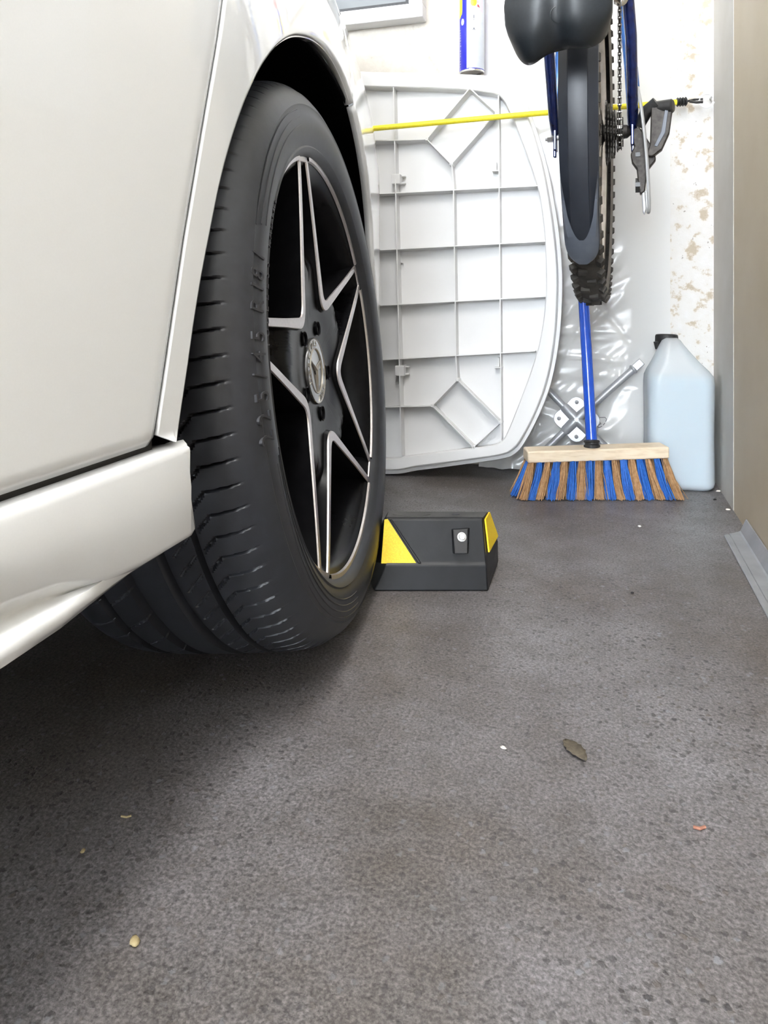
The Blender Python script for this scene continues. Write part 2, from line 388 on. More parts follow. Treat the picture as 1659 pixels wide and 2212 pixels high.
# window in the back wall, lower right corner in view
def window():
    p0 = at_y(915, 42, YB - 0.03); x1, z0 = p0[0], p0[2] + 0.004; x0, z1 = x1 - 0.75, z0 + 0.55
    fw = 0.033
    o = thing('window_1', 'white framed window high in the back wall', 'window', ((x0 + x1) / 2, YB, z0)); o['kind'] = 'structure'
    del o['category']
    parts = [box(((x0 + x1) / 2, YB - .015, z0 + fw / 2), (x1 - x0, .05, fw)), box(((x0 + x1) / 2, YB - .015, z1 - fw / 2), (x1 - x0, .05, fw)),
             box((x0 + fw / 2, YB - .015, (z0 + z1) / 2), (fw, .05, z1 - z0 - 2 * fw)), box((x1 - fw / 2, YB - .015, (z0 + z1) / 2), (fw, .05, z1 - z0 - 2 * fw))]
    V, F, I = join(*parts); mk('window_frame', V, F, wframe, o, smooth=False, bevel=.002)
    a, b, c_, d = x0 + fw, x1 - fw, z0 + fw, z1 - fw; g = .009
    V, F, I = join(box(((a + b) / 2, YB - .022, c_ + g / 2), (b - a, .02, g)), box(((a + b) / 2, YB - .022, d - g / 2), (b - a, .02, g)),
                   box((a + g / 2, YB - .022, (c_ + d) / 2), (g, .02, d - c_ - 2 * g)), box((b - g / 2, YB - .022, (c_ + d) / 2), (g, .02, d - c_ - 2 * g)))
    mk('gasket', V, F, gasket, o, smooth=False)
    V, F = box(((a + b) / 2, YB - .012, (c_ + d) / 2), (b - a - 2 * g, .006, d - c_ - 2 * g)); mk('pane', V, F, pane_m, o, smooth=False)
window()

# ------------------------------------------------------------------ the car
XB = -0.262
_by = np.array([-6, .48, .54, .60, .70, .80, .90, 1.0, 1.1, 1.17, 1.22, 1.28, 1.35, 1.42, 1.46])
_bx = np.array([XB, XB, -.264, -.272, -.293, -.308, -.315, -.326, -.345, -.358, -.3695, -.386, -.42, -.48, -.55])
def S(y, z):
    # smoothed plan curve, plus the shoulder rolling inwards above 0.55 m
    ys = y + np.array([-.04, -.02, 0, .02, .04])
    return float(np.interp(ys, _by, _bx).mean()) - 0.62 * max(0.0, z - 0.55) ** 2
def on_body(px, py):
    d = ray(px, py); t0, t1 = 0.2, 1.6; best = None; prev = None
    for t in np.linspace(0.25, 1.6, 400):
        p = C_O + d * t; g = p[0] - S(p[1], p[2])
        if prev is not None and prev[1] > 0 >= g:
            k = prev[1] / (prev[1] - g); return C_O + d * (prev[0] + k * (t - prev[0]))
        prev = (t, g)
    return None
car = thing('car', 'cream white car parked nose-in with black and silver five-spoke front wheel', 'car', (XB - 0.9, -0.9, 0.0))

# wheel frame: centre of the rim face, u forward in the wheel plane, v up, n outwards
WC = np.array([-0.2982, 0.7926, CAM_H - 0.076])
WN = unit([0.9873, 0.1240, 0.0993]); WU = unit(np.cross([0, 0, 1], WN)); WV = np.cross(WN, WU)
def wl(a, r, t):   # along axle, radius, angle
    return WC + WN * a + r * (math.cos(t) * WU + math.sin(t) * WV)

ARCH_PX = [(389, 952), (399, 880), (411, 800), (425, 700), (441, 600), (460, 500), (480, 400), (500, 322), (520, 258), (540, 205), (560, 162), (580, 128), (600, 103), (620, 86), (640, 77), (660, 77), (680, 83), (700, 97), (720, 121), (735, 147), (750, 182), (764, 224)]
BUMP_PX = [(766, 229), (774, 262), (784, 310), (792, 360), (799, 420), (804, 480), (808, 560), (814, 650), (820, 740), (822, 820)]
def curve_on_body(pxs):
    out = []
    for p in pxs:
        q = on_body(*p)
        if q is not None: out.append(q)
    return out
arch = curve_on_body(ARCH_PX); arch2 = curve_on_body(BUMP_PX)
AY, AZ = 0.80, CAM_H - 0.084
def resample(pts, n):
    P_ = np.array(smoothline(pts, 6)); L = np.r_[0, np.cumsum(np.linalg.norm(np.diff(P_, axis=0), axis=1))]
    s = np.linspace(0, L[-1], n); return np.stack([np.interp(s, L, P_[:, k]) for k in range(3)], 1)
SEAM_PX = [(335, 962), (365, 760), (400, 520), (440, 280), (466, 130), (490, 0)]
seam = [at_x(*p, XB) for p in SEAM_PX]
seam_z = np.array([p[2] for p in seam] + [0.75, 1.1]); seam_y = np.array([p[1] for p in seam] + [0.53, 0.58])
def seam_at(z): return float(np.interp(z, seam_z, seam_y))
ZB = seam[0][2]                      # lower edge of the door
ZTOP = 1.0
def outer_pt(y, z, g=0.0012):
    d = np.array([y - AY, z - AZ]); d /= np.linalg.norm(d)
    lo, hi = 0.0, 2.0
    def inside(k):
        yy, zz = y + d[0] * k, z + d[1] * k
        return yy > seam_at(zz) + g and zz < ZTOP and yy < 1.45 and zz > ZB
    if not inside(1e-4): return y, z
    for _ in range(40):
        m_ = (lo + hi) / 2
        if inside(m_): lo = m_
        else: hi = m_
    return y + d[0] * lo, z + d[1] * lo
def arch_panel(name, pts, n, lipdepth, lipw):
    P_ = resample(pts, n); NV = 22; Vs = []
    for i, p in enumerate(P_):
        y, z = p[1], p[2]; x = S(y, z); d = np.array([y - AY, z - AZ]); d /= np.linalg.norm(d)
        # folded lip: inside return, rounded edge
        row = [(x - lipdepth, y - d[0] * lipw * .3, z - d[1] * lipw * .3), (x - lipdepth * .4, y - d[0] * lipw * .2, z - d[1] * lipw * .2), (x - .005, y, z), (x - .0015, y + d[0] * .0012, z + d[1] * .0012),
               (x - .0002, y + d[0] * .004, z + d[1] * .004)]
        y0, z0 = y + d[0] * .004, z + d[1] * .004
        y1, z1 = outer_pt(y0, z0)
        for k in range(1, NV + 1):
            t = (k / NV) ** 1.3; yy, zz = y0 + (y1 - y0) * t, z0 + (z1 - z0) * t
            row.append((S(yy, zz), yy, zz))
        Vs.append(row)
    V, F = grid(Vs, n, NV + 5)
    o = mk(name, V, F, paint, car, angle=50)
    so = o.modifiers.new('thickness', 'SOLIDIFY'); so.thickness = 0.0025; so.offset = -1
    return o
arch_panel('front_fender', arch, 90, 0.013, 0.006)
arch_panel('front_bumper', arch2, 40, 0.012, 0.004)

# small clip on the bumper's inner edge
q = at_x(800, 525, -0.366)
V, F = box(q, (.012, .018, .046)); mk('bumper_clip', V, F, whook, car, bevel=.002)

# front door and the body side behind it (runs on past the camera)
def door():
    zs = np.r_[np.linspace(ZB, ZB + .02, 5), np.linspace(ZB + .03, ZTOP, 34)]
    Vs = []
    ts = np.r_[0, 0.004, 0.012, np.linspace(.03, 1, 16)]
    for t in ts:
        for j, z in enumerate(zs):
            y = (seam_at(z) - 0.0015) + (-0.62 - seam_at(z)) * t
            edge = 0.0010 if t == 0 else 0.0
            low = max(0, 1 - (z - ZB) / .006); x = S(y, z) - edge - .003 * low * low
            Vs.append((x, y, z))
    V, F = grid(Vs, len(ts), len(zs)); F = [f[::-1] for f in F]
    d = mk('front_door', V, F, paint, car, angle=50)
    so = d.modifiers.new('thickness', 'SOLIDIFY'); so.thickness = 0.012; so.offset = -1
    Vs = []
    ys = np.linspace(-0.623, -3.2, 8); zz = np.linspace(ZB, ZTOP, 12)
    V, F = grid([(S(y, z), y, z) for y in ys for z in zz], 8, 12); F = [f[::-1] for f in F]
    d = mk('rear_body_side', V, F, paint, car)
    so = d.modifiers.new('thickness', 'SOLIDIFY'); so.thickness = 0.01; so.offset = -1
door()

# side skirt: lofted sections (x, z) along y
def skirt():
    zt = at_x(375, 967, XB)[2]; ye = at_x(424, 1140, XB)[1]; ye0 = at_x(392, 972, XB)[1]
    def Z(px, py): return at_x(px, py, XB)[2]
    # y, crease z, groove depth, blade x-out, blade z, bottom z
    sec = [(-3.2, Z(0, 1310), .007, .004), (0.10, Z(0, 1310), .007, .004), (.265, Z(0, 1310), .007, .004), (.303, Z(130, 1262), .006, .003), (.34, Z(250, 1240), .003, .001), (.372, Z(310, 1215), .0005, 0), (.405, Z(375, 1176), 0, 0), (.424, Z(405, 1158), 0, 0)]
    zb = Z(230, 1290)
    Vs = []; n = 0
    def section(y, zc, dg, bo, shrink=0.0):
        zm = (zc + zb) / 2
        fl_ = dg / .007
        pts = [(XB - .06, zt - .004), (XB - .012, zt - .001), (XB - .004, zt), (XB - .0008, zt - .0025), (XB, zt - .007), (XB + .001, (zt + zc) / 2),
               (XB, zc + .003), (XB - .001 - dg * .3, zc), (XB - .0025 - dg, zc - .006 * fl_ - .001), (XB - .003 - dg * .8, zc - .010 * fl_ - .0015),
               (XB - .004 * (1 - fl_) + bo * .6, zb + .009), (XB - .006 * (1 - fl_) + bo, zb + .0045), (XB - .012 * (1 - fl_) + bo * .5, zb), (XB - .028, zb - .002), (XB - .10, zb - .004)]
        return [(x - shrink, y, z) for x, z in pts]
    for s in sec: Vs.append(section(*s))
    # slanted, rounded end next to the tyre
    last = section(sec[-1][0], *sec[-1][1:])
    for k, (dy, sh) in enumerate(((.004, .0), (.0065, .0012), (.0075, .004), (.0076, .03))):
        row = []
        for (x, y, z) in last:
            t = (zt - z) / (zt - Z(424, 1140)); yy = ye0 + (ye - ye0) * min(t, 1.0) - max(0, t - 1) * .06
            row.append((x - sh, yy - .008 + dy, z))
        Vs.append(row)
    V, F = grid(Vs, len(Vs), len(Vs[0]))
    o = mk('side_skirt', V, F, paint, car, angle=60, recalc=False)
    so = o.modifiers.new('thickness', 'SOLIDIFY'); so.thickness = 0.003; so.offset = 0
    # dark gap filler above the skirt
    V, F = box((XB - .032, (-3.2 + .392) / 2, zt + .010), (.05, 3.592, .034)); mk('sill_seal', V, F, plastic_blk, car, smooth=False)
skirt()

# black liner of the wheel house, floor pan and bonnet
def liner_parts():
    Vs = []; ths = np.linspace(math.radians(-8), math.radians(205), 48)
    for t in ths:
        for (dx, r) in ((0, .376), (-.02, .400), (-.10, .415), (-.40, .41)):
            y = AY - .0 - r * 1.02 * math.cos(t); z = AZ + .010 + r * math.sin(t)
            xs = S(min(max(y, .4), 1.30), z)
            Vs.append((xs - .012 + dx, y, max(z, .14)))
    V, F = grid(Vs, 48, 4)
    o = mk('wheel_arch_liner', V, F, liner, car)
    so = o.modifiers.new('thickness', 'SOLIDIFY'); so.thickness = 0.004; so.offset = 1
    V, F = box((XB - .47, AY, .46), (.02, .86, .60)); mk('inner_wing', V, F, liner, car, smooth=False)
    V, F = box((XB - .90, -1.42, .245), (1.56, 3.52, .06)); mk('floor_pan', V, F, plastic_blk, car, smooth=False, bevel=.01)
    V, F = box((XB - .95, 0.86, .30), (.92, .96, .10)); mk('engine_undertray', V, F, plastic_blk, car, smooth=False, bevel=.01)
    rows = []
    for y in np.r_[np.linspace(-3.2, .5, 6), np.linspace(.6, 1.45, 10)]:
        x0 = S(y, ZTOP)
        rows.append([(x0, y, ZTOP), (x0 - .03, y, ZTOP + .012), (x0 - .10, y, ZTOP + .03), (x0 - .5, y, ZTOP + .05), (-1.9, y, ZTOP + .03)])
    V, F = grid(np.array(rows).reshape(-1, 3), len(rows), 5); mk('bonnet', V, F, paint, car)
    # far side of the car
    V, F = box((-1.96, -0.9, .58), (.06, 4.6, .72)); mk('far_body_side', V, F, paint, car, smooth=False, bevel=.02)
    V, F = box((-1.22, 1.43, .55), (1.36, .05, .72)); mk('front_end', V, F, paint, car, smooth=False, bevel=.02)
liner_parts()

# ------------------------------------------------------------------ tyre 225/45 R18
def tyre():
    NT = 1920; NP = 96
    side_o = [(-.006, .2375), (.002, .2405), (.006, .245), (.0075, .2475), (.0062, .2495), (.0085, .256), (.0100, .262), (.0112, .270), (.0115, .278), (.0108, .286), (.0090, .294), (.0096, .2965), (.0088, .2985), (.0055, .306), (.0005, .3135)]
    crown = []
    a0, a1 = -.0045, -.1985
    for a in np.linspace(a0, a1, 112):
        t = (a - (a0 + a1) / 2) / ((a0 - a1) / 2)
        r = .3315 - .0035 * t * t - .0105 * abs(t) ** 9
        crown.append((a, r))
    side_i = [(-.204, .312), (-.211, .298), (-.214, .275), (-.208, .25), (-.196, .2375)]
    prof = np.array(side_o + crown + side_i); M = len(prof)
    prof[:, 1] = np.where(prof[:, 1] > .2475, .2475 + (prof[:, 1] - .2475) * .8155, prof[:, 1])
    th = np.arange(NT) / NT * 2 * math.pi
    A = prof[:, 0][None, :].repeat(NT, 0); R = prof[:, 1][None, :].repeat(NT, 0).copy(); T = th[:, None].repeat(M, 1)
    iscr = np.zeros(M, bool); iscr[len(side_o):len(side_o) + len(crown)] = True
    dep = np.zeros_like(R)
    def sm(x, w, e=.0009): return np.clip((w - np.abs(x)) / e, 0, 1)
    for gc, gw, gd in ((-.0515, .0030, .0062), (-.0835, .0052, .0070), (-.1205, .0052, .0070), (-.1560, .0044, .0068)):
        dep = np.maximum(dep, gd * sm(A - gc, gw))
    per = 2 * math.pi / NP
    def lat(path, w, d, aa, bb, n=NP, ph=0.0, sl=0.0):
        """lateral slot following T = path(a) between a in [bb, aa]"""
        p = 2 * math.pi / n
        x = (T - path(A) - ph * p + p / 2) % p - p / 2
        m_ = (A <= aa) & (A >= bb)
        return d * sm(x * .33 / np.sqrt(1 + sl * sl), w, .0008) * m_
    # outer shoulder slots with a kink
    sh = lambda a: np.where(a > -.036, (a + .036) * -.10, (a + .036) * -1.15) / .33
    dep = np.maximum(dep, lat(sh, .0013, .0048, .002, -.0515, sl=np.where(A > -.036, .1, 1.15)) * np.clip((-.0050 - A) / .016, 0, 1))
    dep = np.maximum(dep, lat(lambda a: (a + .0515) * -1.15 / .33, .0010, .0040, -.056, -.0745, ph=.55, sl=1.15))
    dep = np.maximum(dep, lat(lambda a: (a + .1205) * -.8 / .33, .0010, .0035, -.126, -.156, n=48, ph=.2, sl=.8))
    dep = np.maximum(dep, lat(lambda a: (a + .156) * -.6 / .33, .0010, .0035, -.156, -.1985, n=64, ph=.1, sl=.6))
    dep[:, ~iscr] = 0
    # fine circumferential ribs on the decorated parts of the sidewall
    R = R - dep
    ca, sa = np.cos(T), np.sin(T)
    X = WC[None, None, :] + A[..., None] * WN + R[..., None] * (ca[..., None] * WU + sa[..., None] * WV)
    # the loaded tyre bulges less below than above
    X = X + WV * (.010 * np.clip((R - .2475) / .06, 0, 1))[..., None]
    # flattened where it stands
    X[..., 2] = np.where(X[..., 2] < .003, .0006 + np.maximum(X[..., 2] + .017, 0) * .12, X[..., 2])
    V = X.reshape(-1, 3) - BASE[car.name]
    i = np.arange(NT)[:, None]; j = np.arange(M - 1)[None, :]; i2 = (i + 1) % NT
    Fq = np.stack([i * M + j, i * M + j + 1, i2 * M + j + 1, i2 * M + j], -1).reshape(-1, 4)
    me = bpy.data.meshes.new('tyre'); nF = len(Fq)
    me.vertices.add(len(V)); me.vertices.foreach_set('co', V.ravel().astype(np.float32))
    me.loops.add(nF * 4); me.loops.foreach_set('vertex_index', Fq.ravel().astype(np.int32))
    me.polygons.add(nF); me.polygons.foreach_set('loop_start', (np.arange(nF) * 4).astype(np.int32))
    me.polygons.foreach_set('use_smooth', np.ones(nF, bool)); me.materials.append(rubber)
    me.update(calc_edges=True); me.validate()
    me.set_sharp_from_angle(angle=math.radians(32))
    o = bpy.data.objects.new('tyre', me); COL.objects.link(o); o.parent = car; BASE[o.name] = BASE[car.name]
    # raised sidewall lettering, tops of the letters outwards, read clockwise
    def arc_char(ch, r, a, size, deg, depth, name, xs=1.0, tilt=.12):
        g, f = glyph(ch, size, depth)
        t = math.radians(deg); rad = math.cos(t) * WU + math.sin(t) * WV; tng = math.sin(t) * WU - math.cos(t) * WV
        p = WC + WN * a + rad * r
        mk(name, [p + tng * q[0] * xs + (rad - WN * tilt) * q[1] + WN * q[2] for q in g], f, letter, o, smooth=False)
    for ch, deg in zip('225/45R18I', (187.6, 184.2, 180.8, 177.5, 174.4, 171.1, 166.1, 162.9, 160.6, 157.2)):
        arc_char(ch, .2815, .0098, .027, deg, .0016, 'size_character', .72, .20)
    for k, ch in enumerate('TUBELESSRADIAL'): arc_char(ch, .2535, .0072, .0105, 172 - 2.3 * k - (2.3 if k > 7 else 0), .0014, 'small_character')
    # thin raised rib lines framing the plain panel
    for r, a, t0, t1 in ((.2765, .0110, 194, 262), (.271, .0122, 193, 262), (.265, .0124, 192, 262), (.259, .0114, 191, 262), (.2885, .0106, 108, 152), (.281, .0120, 108, 151), (.272, .0124, 108, 150)):
        path = [wl(a - .0009, r, math.radians(t)) for t in np.linspace(t0, t1, 40)]
        V, F = tube(path, .0006, 5); mk('sidewall_rib', V, F, letter, o)
    return o
tyre()

# ------------------------------------------------------------------ alloy wheel
def face_d(r):   # depth of the spoke faces below the rim plane
    return -.0030 - .012 * max(0.0, min(1.0, (.236 - r) / .17)) ** 1.2
def wheel():
    PH = math.radians(26.4)
    prof = [(-.196, .2375), (-.200, .230), (-.19, .2165), (-.11, .2105), (-.06, .212), (-.03, .2175), (-.012, .2235), (-.006, .2305), (-.0035, .2395), (-.001, .2420), (.0010, .2435), (.0002, .2450), (-.004, .2455), (-.010, .2395)]
    V, F = lathe(prof, WC, WN, 128, WU)
    rim = mk('alloy_wheel', V, F, gloss, car, recalc=True, angle=40)
    # star outline: two corners at each spoke tip, one rounded notch between spokes
    tipw = math.radians(3.7); ctrl = []
    for k in range(5):
        t = PH + k * math.radians(72)
        ctrl += [('tip', .2370, t - tipw), ('tip', .2370, t + tipw), ('notch', .077, t + math.radians(36))]
    P2 = [np.array([r * math.cos(t), r * math.sin(t)]) for _, r, t in ctrl]
    loop = []; wid = []
    N = len(P2)
    for i in range(N):
        p0, p1, p2 = P2[i - 1], P2[i], P2[(i + 1) % N]
        kind = ctrl[i][0]; rr = .022 if kind == 'notch' else .004
        a = p1 + unit(p0 - p1) * rr; b = p1 + unit(p2 - p1) * rr
        for t in np.linspace(0, 1, 9 if kind == 'notch' else 5):
            loop.append((1 - t) ** 2 * a + 2 * t * (1 - t) * p1 + t * t * b); wid.append(None)
        # straight part up to the next corner
        nk = ctrl[(i + 1) % N][0]; r2 = .022 if nk == 'notch' else .004
        c = p2 - unit(p2 - p1) * r2
        nseg = 14 if kind != nk else 3
        for t in np.linspace(0, 1, nseg)[1:-1]: loop.append(b + (c - b) * t)
    L = np.array(loop); n = len(L)
    # gentle inward sweep of the spoke flanks
    rad = np.linalg.norm(L, axis=1)
    tan_ = np.roll(L, -1, 0) - np.roll(L, 1, 0); tan_ /= np.linalg.norm(tan_, axis=1)[:, None]
    nor = np.stack([tan_[:, 1], -tan_[:, 0]], 1)      # points outwards (loop runs counter-clockwise)
    hw = np.interp(rad, [.06, .09, .15, .235], [.0072, .0062, .0047, .0039])
    out = L + nor * hw[:, None]; inn = L - nor * hw[:, None]
    def w3(p, a): return WC + WN * a + WU * p[0] + WV * (p[1] - .011 * max(0.0, 1 - np.linalg.norm(p) / .235))
    Vs = []
    for k in range(n):
        do = face_d(np.linalg.norm(out[k])); di = face_d(np.linalg.norm(inn[k]))
        Vs.append([w3(out[k], do - .0016), w3(out[k] - nor[k] * .0005, do), w3(inn[k] + nor[k] * .0005, di), w3(inn[k], di - .0016)])
    V, F = grid(Vs, n, 4, cu=True)
    mk('machined_edge', V, F, machined, rim, angle=30)
    # black body of the spokes: recessed pocket inside, flanks outside
    Vs = []
    def pocket(r, rmax): 
        d = face_d(r) - .0055 - .005 * max(0.0, 1 - r / .085)
        
        if r > .12: d -= .022 * min(1, (r - .12) / .05)
        return d
    fr = [0.02, .08, .15, .22, .3, .36, .42, .48, .55, .62, .68, .74, .80, .86, .91, .96]
    for k in range(n):
        row = []
        e = inn[k] + nor[k] * .001; re = np.linalg.norm(e)
        for t in fr: row.append(w3(e * t, pocket(re * t, re)))
        row.append(w3(e, face_d(re) - .0012)); 
        o_ = out[k] - nor[k] * .0006; ro = np.linalg.norm(o_)
        row.append(w3(o_, face_d(ro) - .0012)); row.append(w3(o_ + nor[k] * .001, face_d(ro) - .012)); row.append(w3(o_ * .995 + nor[k] * .002, -.050)); row.append(w3(o_ * .97, -.062))
        Vs.append(row)
    V, F = grid(Vs, n, len(Vs[0]), cu=True)
    mk('spokes', V, F, gloss, rim, angle=40, recalc=True)
    # bright machined ring segments between the spoke tips
    for k in range(5):
        t0 = PH + k * math.radians(72) + tipw + .022; t1 = PH + (k + 1) * math.radians(72) - tipw - .022
        Vs = []
        for t in np.linspace(t0, t1, 36):
            Vs.append([wl(-.003, .2412, t), wl(-.0008, .2408, t), wl(-.0014, .2352, t), wl(-.004, .2340, t)])
        V, F = grid(Vs, 36, 4); mk('machined_ring', V, F, machined, rim, angle=30)
    # wheel bolts sunk in round holes between the spokes
    for k in range(5):
        t = PH + math.radians(36 + 72 * k); c0 = wl(face_d(.05) - .008, .0535, t) - WV * .0085
        V, F, I = join((*lathe([(.0028, .0095), (.0035, .0085), (.0025, .0078), (-.004, .0075)], c0, WN, 20), 0), (*lathe([(-.004, .0066), (.0005, .0062), (.0012, .005), (.0012, .0001)], c0, WN, 6), 0))
        mk('wheel_bolt', V, F, gloss, rim, angle=30)
    # centre cap with ring lettering and star
    c0 = WC + WN * (face_d(.03) - .0070) - WV * .0100
    V, F = lathe([(-.004, .0395), (.001, .0392), (.0020, .0385), (.0020, .0377), (.0014, .0372), (.0014, .0272), (.0022, .0268), (.0022, .0256), (.0008, .0250), (.0004, .012), (.0004, .0001)], c0, WN, 64, WU)
    idx = [0] * len(F)
    for q in range(len(F)):
        ring = q // 64
        idx[q] = 1 if ring in (2, 3, 5, 6, 7) else 0
    mk('centre_cap', V, F, [capblk, bronze], rim, idx=idx, angle=40, recalc=True)
    def cap_pt(x, y, z): return c0 + WN * z + WU * x + WV * y
    parts = []
    for k in range(3):
        t = math.radians(265 + 120 * k); dx, dy = math.cos(t), math.sin(t); px_, py_ = -dy, dx
        a = [(0, 0), (dx * .0045 + px_ * .0028, dy * .0045 + py_ * .0028), (dx * .0258, dy * .0258), (dx * .0045 - px_ * .0028, dy * .0045 - py_ * .0028)]
        V = [cap_pt(*a[0], .0034), cap_pt(a[1][0], a[1][1], .0014), cap_pt(a[2][0], a[2][1], .0018), cap_pt(a[3][0], a[3][1], .0014), cap_pt(a[1][0], a[1][1], .0002), cap_pt(a[2][0], a[2][1], .0002), cap_pt(a[3][0], a[3][1], .0002)]
        parts.append((V, [[0, 1, 2], [0, 2, 3], [1, 4, 5, 2], [2, 5, 6, 3]]))
        # fill between the arms next to the hub
        t2 = math.radians(265 + 120 * (k + 1)); ex, ey = math.cos(t2), math.sin(t2)
        b = (ex * .0045 + ey * .0028, ey * .0045 - ex * .0028)
        parts.append(([cap_pt(0, 0, .0034), cap_pt(*b, .0014), cap_pt(a[1][0], a[1][1], .0014)], [[0, 2, 1]]))
    V, F, I = join(*parts); mk('star_emblem', V, F, bronze, rim, smooth=False)
    for txt, st, pt in (('MERCEDES', 196, 17.0), ('BENZ', 318, 15.0)):
        for k, ch in enumerate(txt):
            g, f = glyph(ch, .0098, .0004); t = math.radians(st - pt * k)
            rv = np.array([math.cos(t), math.sin(t)]); tv = np.array([math.sin(t), -math.cos(t)])
            mk('cap_character', [cap_pt(*(rv * (.0322 + q[1]) + tv * q[0]), .0016 + q[2]) for q in g], f, bronze, rim, smooth=False)
    # valve stem
    p = wl(-.035, .212, math.radians(150)); q = wl(-.030, .188, math.radians(149))
    V, F, I = join(tube([p, q], .0042, 10), tube([q, q + (q - p) * .4], .0048, 10)); mk('valve', V, F, greysteel, rim)
wheel()
def brake():
    V, F = lathe([(-.075, .05), (-.070, .075), (-.085, .078), (-.086, .160), (-.088, .163), (-.108, .163), (-.110, .160), (-.112, .06)], WC, WN, 72, WU)
    d = mk('brake_disc', V, F, disc_m, car, recalc=True, angle=30)
    rows = []
    for t in np.radians(np.linspace(-28, 28, 12)):
        rows.append([wl(a, r, t) for a, r in ((-.118, .105), (-.118, .172), (-.078, .176), (-.064, .168), (-.064, .11), (-.078, .104))])
    V = np.array(rows).reshape(-1, 3); F = [[i * 6 + j, i * 6 + (j + 1) % 6, (i + 1) * 6 + (j + 1) % 6, (i + 1) * 6 + j] for i in range(11) for j in range(6)] + [[0, 1, 2, 3, 4, 5], [71, 70, 69, 68, 67, 66]]
    mk('brake_caliper', V, F, plastic_blk, d, recalc=True)
    V, F = lathe([(-.05, .001), (-.05, .06), (-.20, .065), (-.36, .045), (-.36, .001)], WC, WN, 24, WU); mk('hub_carrier', V, F, plastic_blk, car, recalc=True)
brake()

# ------------------------------------------------------------------ parking block
def cw(xc, zc, z): return C_R * xc + C_F * zc + np.array([0, 0, z])
KB = 1.0099 * K
def on_plane(px, py, p0, n):
    d = ray(px, py); return C_O + d * (((p0 - C_O) @ n) / (d @ n))
def xc_for(xw, zc): return (xw + zc * math.sin(YAW)) / math.cos(YAW)
def parking_block():
    zc = [.984, .9905, .9935, 1.012, 1.0155, 1.041, 1.046, 1.078, 1.092]; zz = [.0006, .034, .0365, .0905, .0925, .0925, .090, .0365, .0006]
    xr = [.1428, .1420, .1418, .1394, .1400, .1506, .1530, .172, .174]
    zc = [z_ * KB for z_ in zc]; right = [cw(x * KB, z_, h * KB) for x, z_, h in zip(xr, zc, zz)]
    xl = [-.281, -.2690, -.2685, -.2740, -.2740, -.279, -.280, -.31, -.33]
    left = [cw(xc_for(x, z_), z_, h * KB) for x, z_, h in zip(xl, zc, zz)]
    o = thing('parking_block', 'black rubber parking stop with yellow reflective patches beside the front tyre', 'parking stop', tuple((right[0] + left[-1]) / 2 * np.array([1, 1, 0])))
    n = len(right); V = left + right
    F = [[i, n + i, n + (i + 1) % n, (i + 1) % n] for i in range(n)]; idx = [1 if i == 4 else 0 for i in range(n)]
    F += [list(range(n)), [n + i for i in range(n)][::-1]]; idx += [0, 0]
    b = mk('block_body', V, F, [blockr, blocktop], o, smooth=False, idx=idx, bevel=.0018, recalc=True)
    # plane of the upper front face
    p0 = right[2]; nrm = unit(np.cross(right[3] - right[2], left[2] - right[2])); nrm = nrm if nrm @ C_F < 0 else -nrm
    def q(px, py, lift=0.0): return on_plane(px, py, p0, nrm) + nrm * lift
    def face_part(name, pix, lift, thick, m, bev=0.0):
        V, F = prism([q(*p, lift) for p in pix], -nrm * thick); return mk(name, V, F, m, o, smooth=False, bevel=bev, recalc=True)
    face_part('reflective_patch', [(831, 1122), (838, 1121), (900, 1217), (824, 1217)], .0006, .003, yel)
    face_part('patch_edge', [(841, 1121), (846, 1121), (911, 1217), (904, 1217)], .0022, .004, blockr, .0008)
    # bolt boss with bolt
    base_ = [q(975, 1142), q(1016, 1139), q(1012, 1196), q(978, 1196)]; top_ = [q(979, 1144, .003), q(1011, 1142, .003), q(1009, 1196, .012), q(980, 1196, .012)]
    V = base_ + top_; F = [[0, 1, 2, 3], [4, 5, 6, 7], [0, 1, 5, 4], [1, 2, 6, 5], [2, 3, 7, 6], [3, 0, 4, 7]]
    boss = mk('bolt_boss', V, F, blockr, o, smooth=False, bevel=.0012, recalc=True)
    c = q(997, 1160, .0065); ax = unit(nrm + np.array([0, 0, .1]))
    V, F, I = join(lathe([(-.004, .0062), (.0005, .0060), (.0008, .0001)], c, ax, 16), lathe([(0, .0046), (.0036, .0044), (.0040, .0038), (.0040, .0024), (.0022, .0022), (.0022, .0001)], c, ax, 16))
    mk('bolt', V, F, zinc, boss, angle=30)
    # patch on the end face
    ra, rb, rc = right[2], right[3], right[8]
    en = unit(np.cross(right[5] - right[3], right[2] - right[3])); en = en if en @ C_R > 0 else -en
    pts = [on_plane(*p, right[3], en) + en * .0005 for p in ((1046, 1122), (1055, 1106), (1073, 1158), (1054, 1193))]
    V, F = prism(pts, en * .0022); mk('reflective_patch', V, F, yel, o, smooth=False, recalc=True)
    # oval plug and small hole on the top face
    for px_, r1, r2, m in ((890, .026, .0085, blocktop), (985, .0055, .003, gasket)):
        c = at_z(px_, 1111, .0925 * KB); pr = []
        for k in range(24):
            t = 2 * math.pi * k / 24; pr.append(c + C_R * r1 * math.cos(t) + C_F * r2 * math.sin(t) + np.array([0, 0, -.002]))
        V, F = prism(pr, (0, 0, .0028)); mk('top_plug', V, F, m, o, smooth=False, recalc=True)
parking_block()

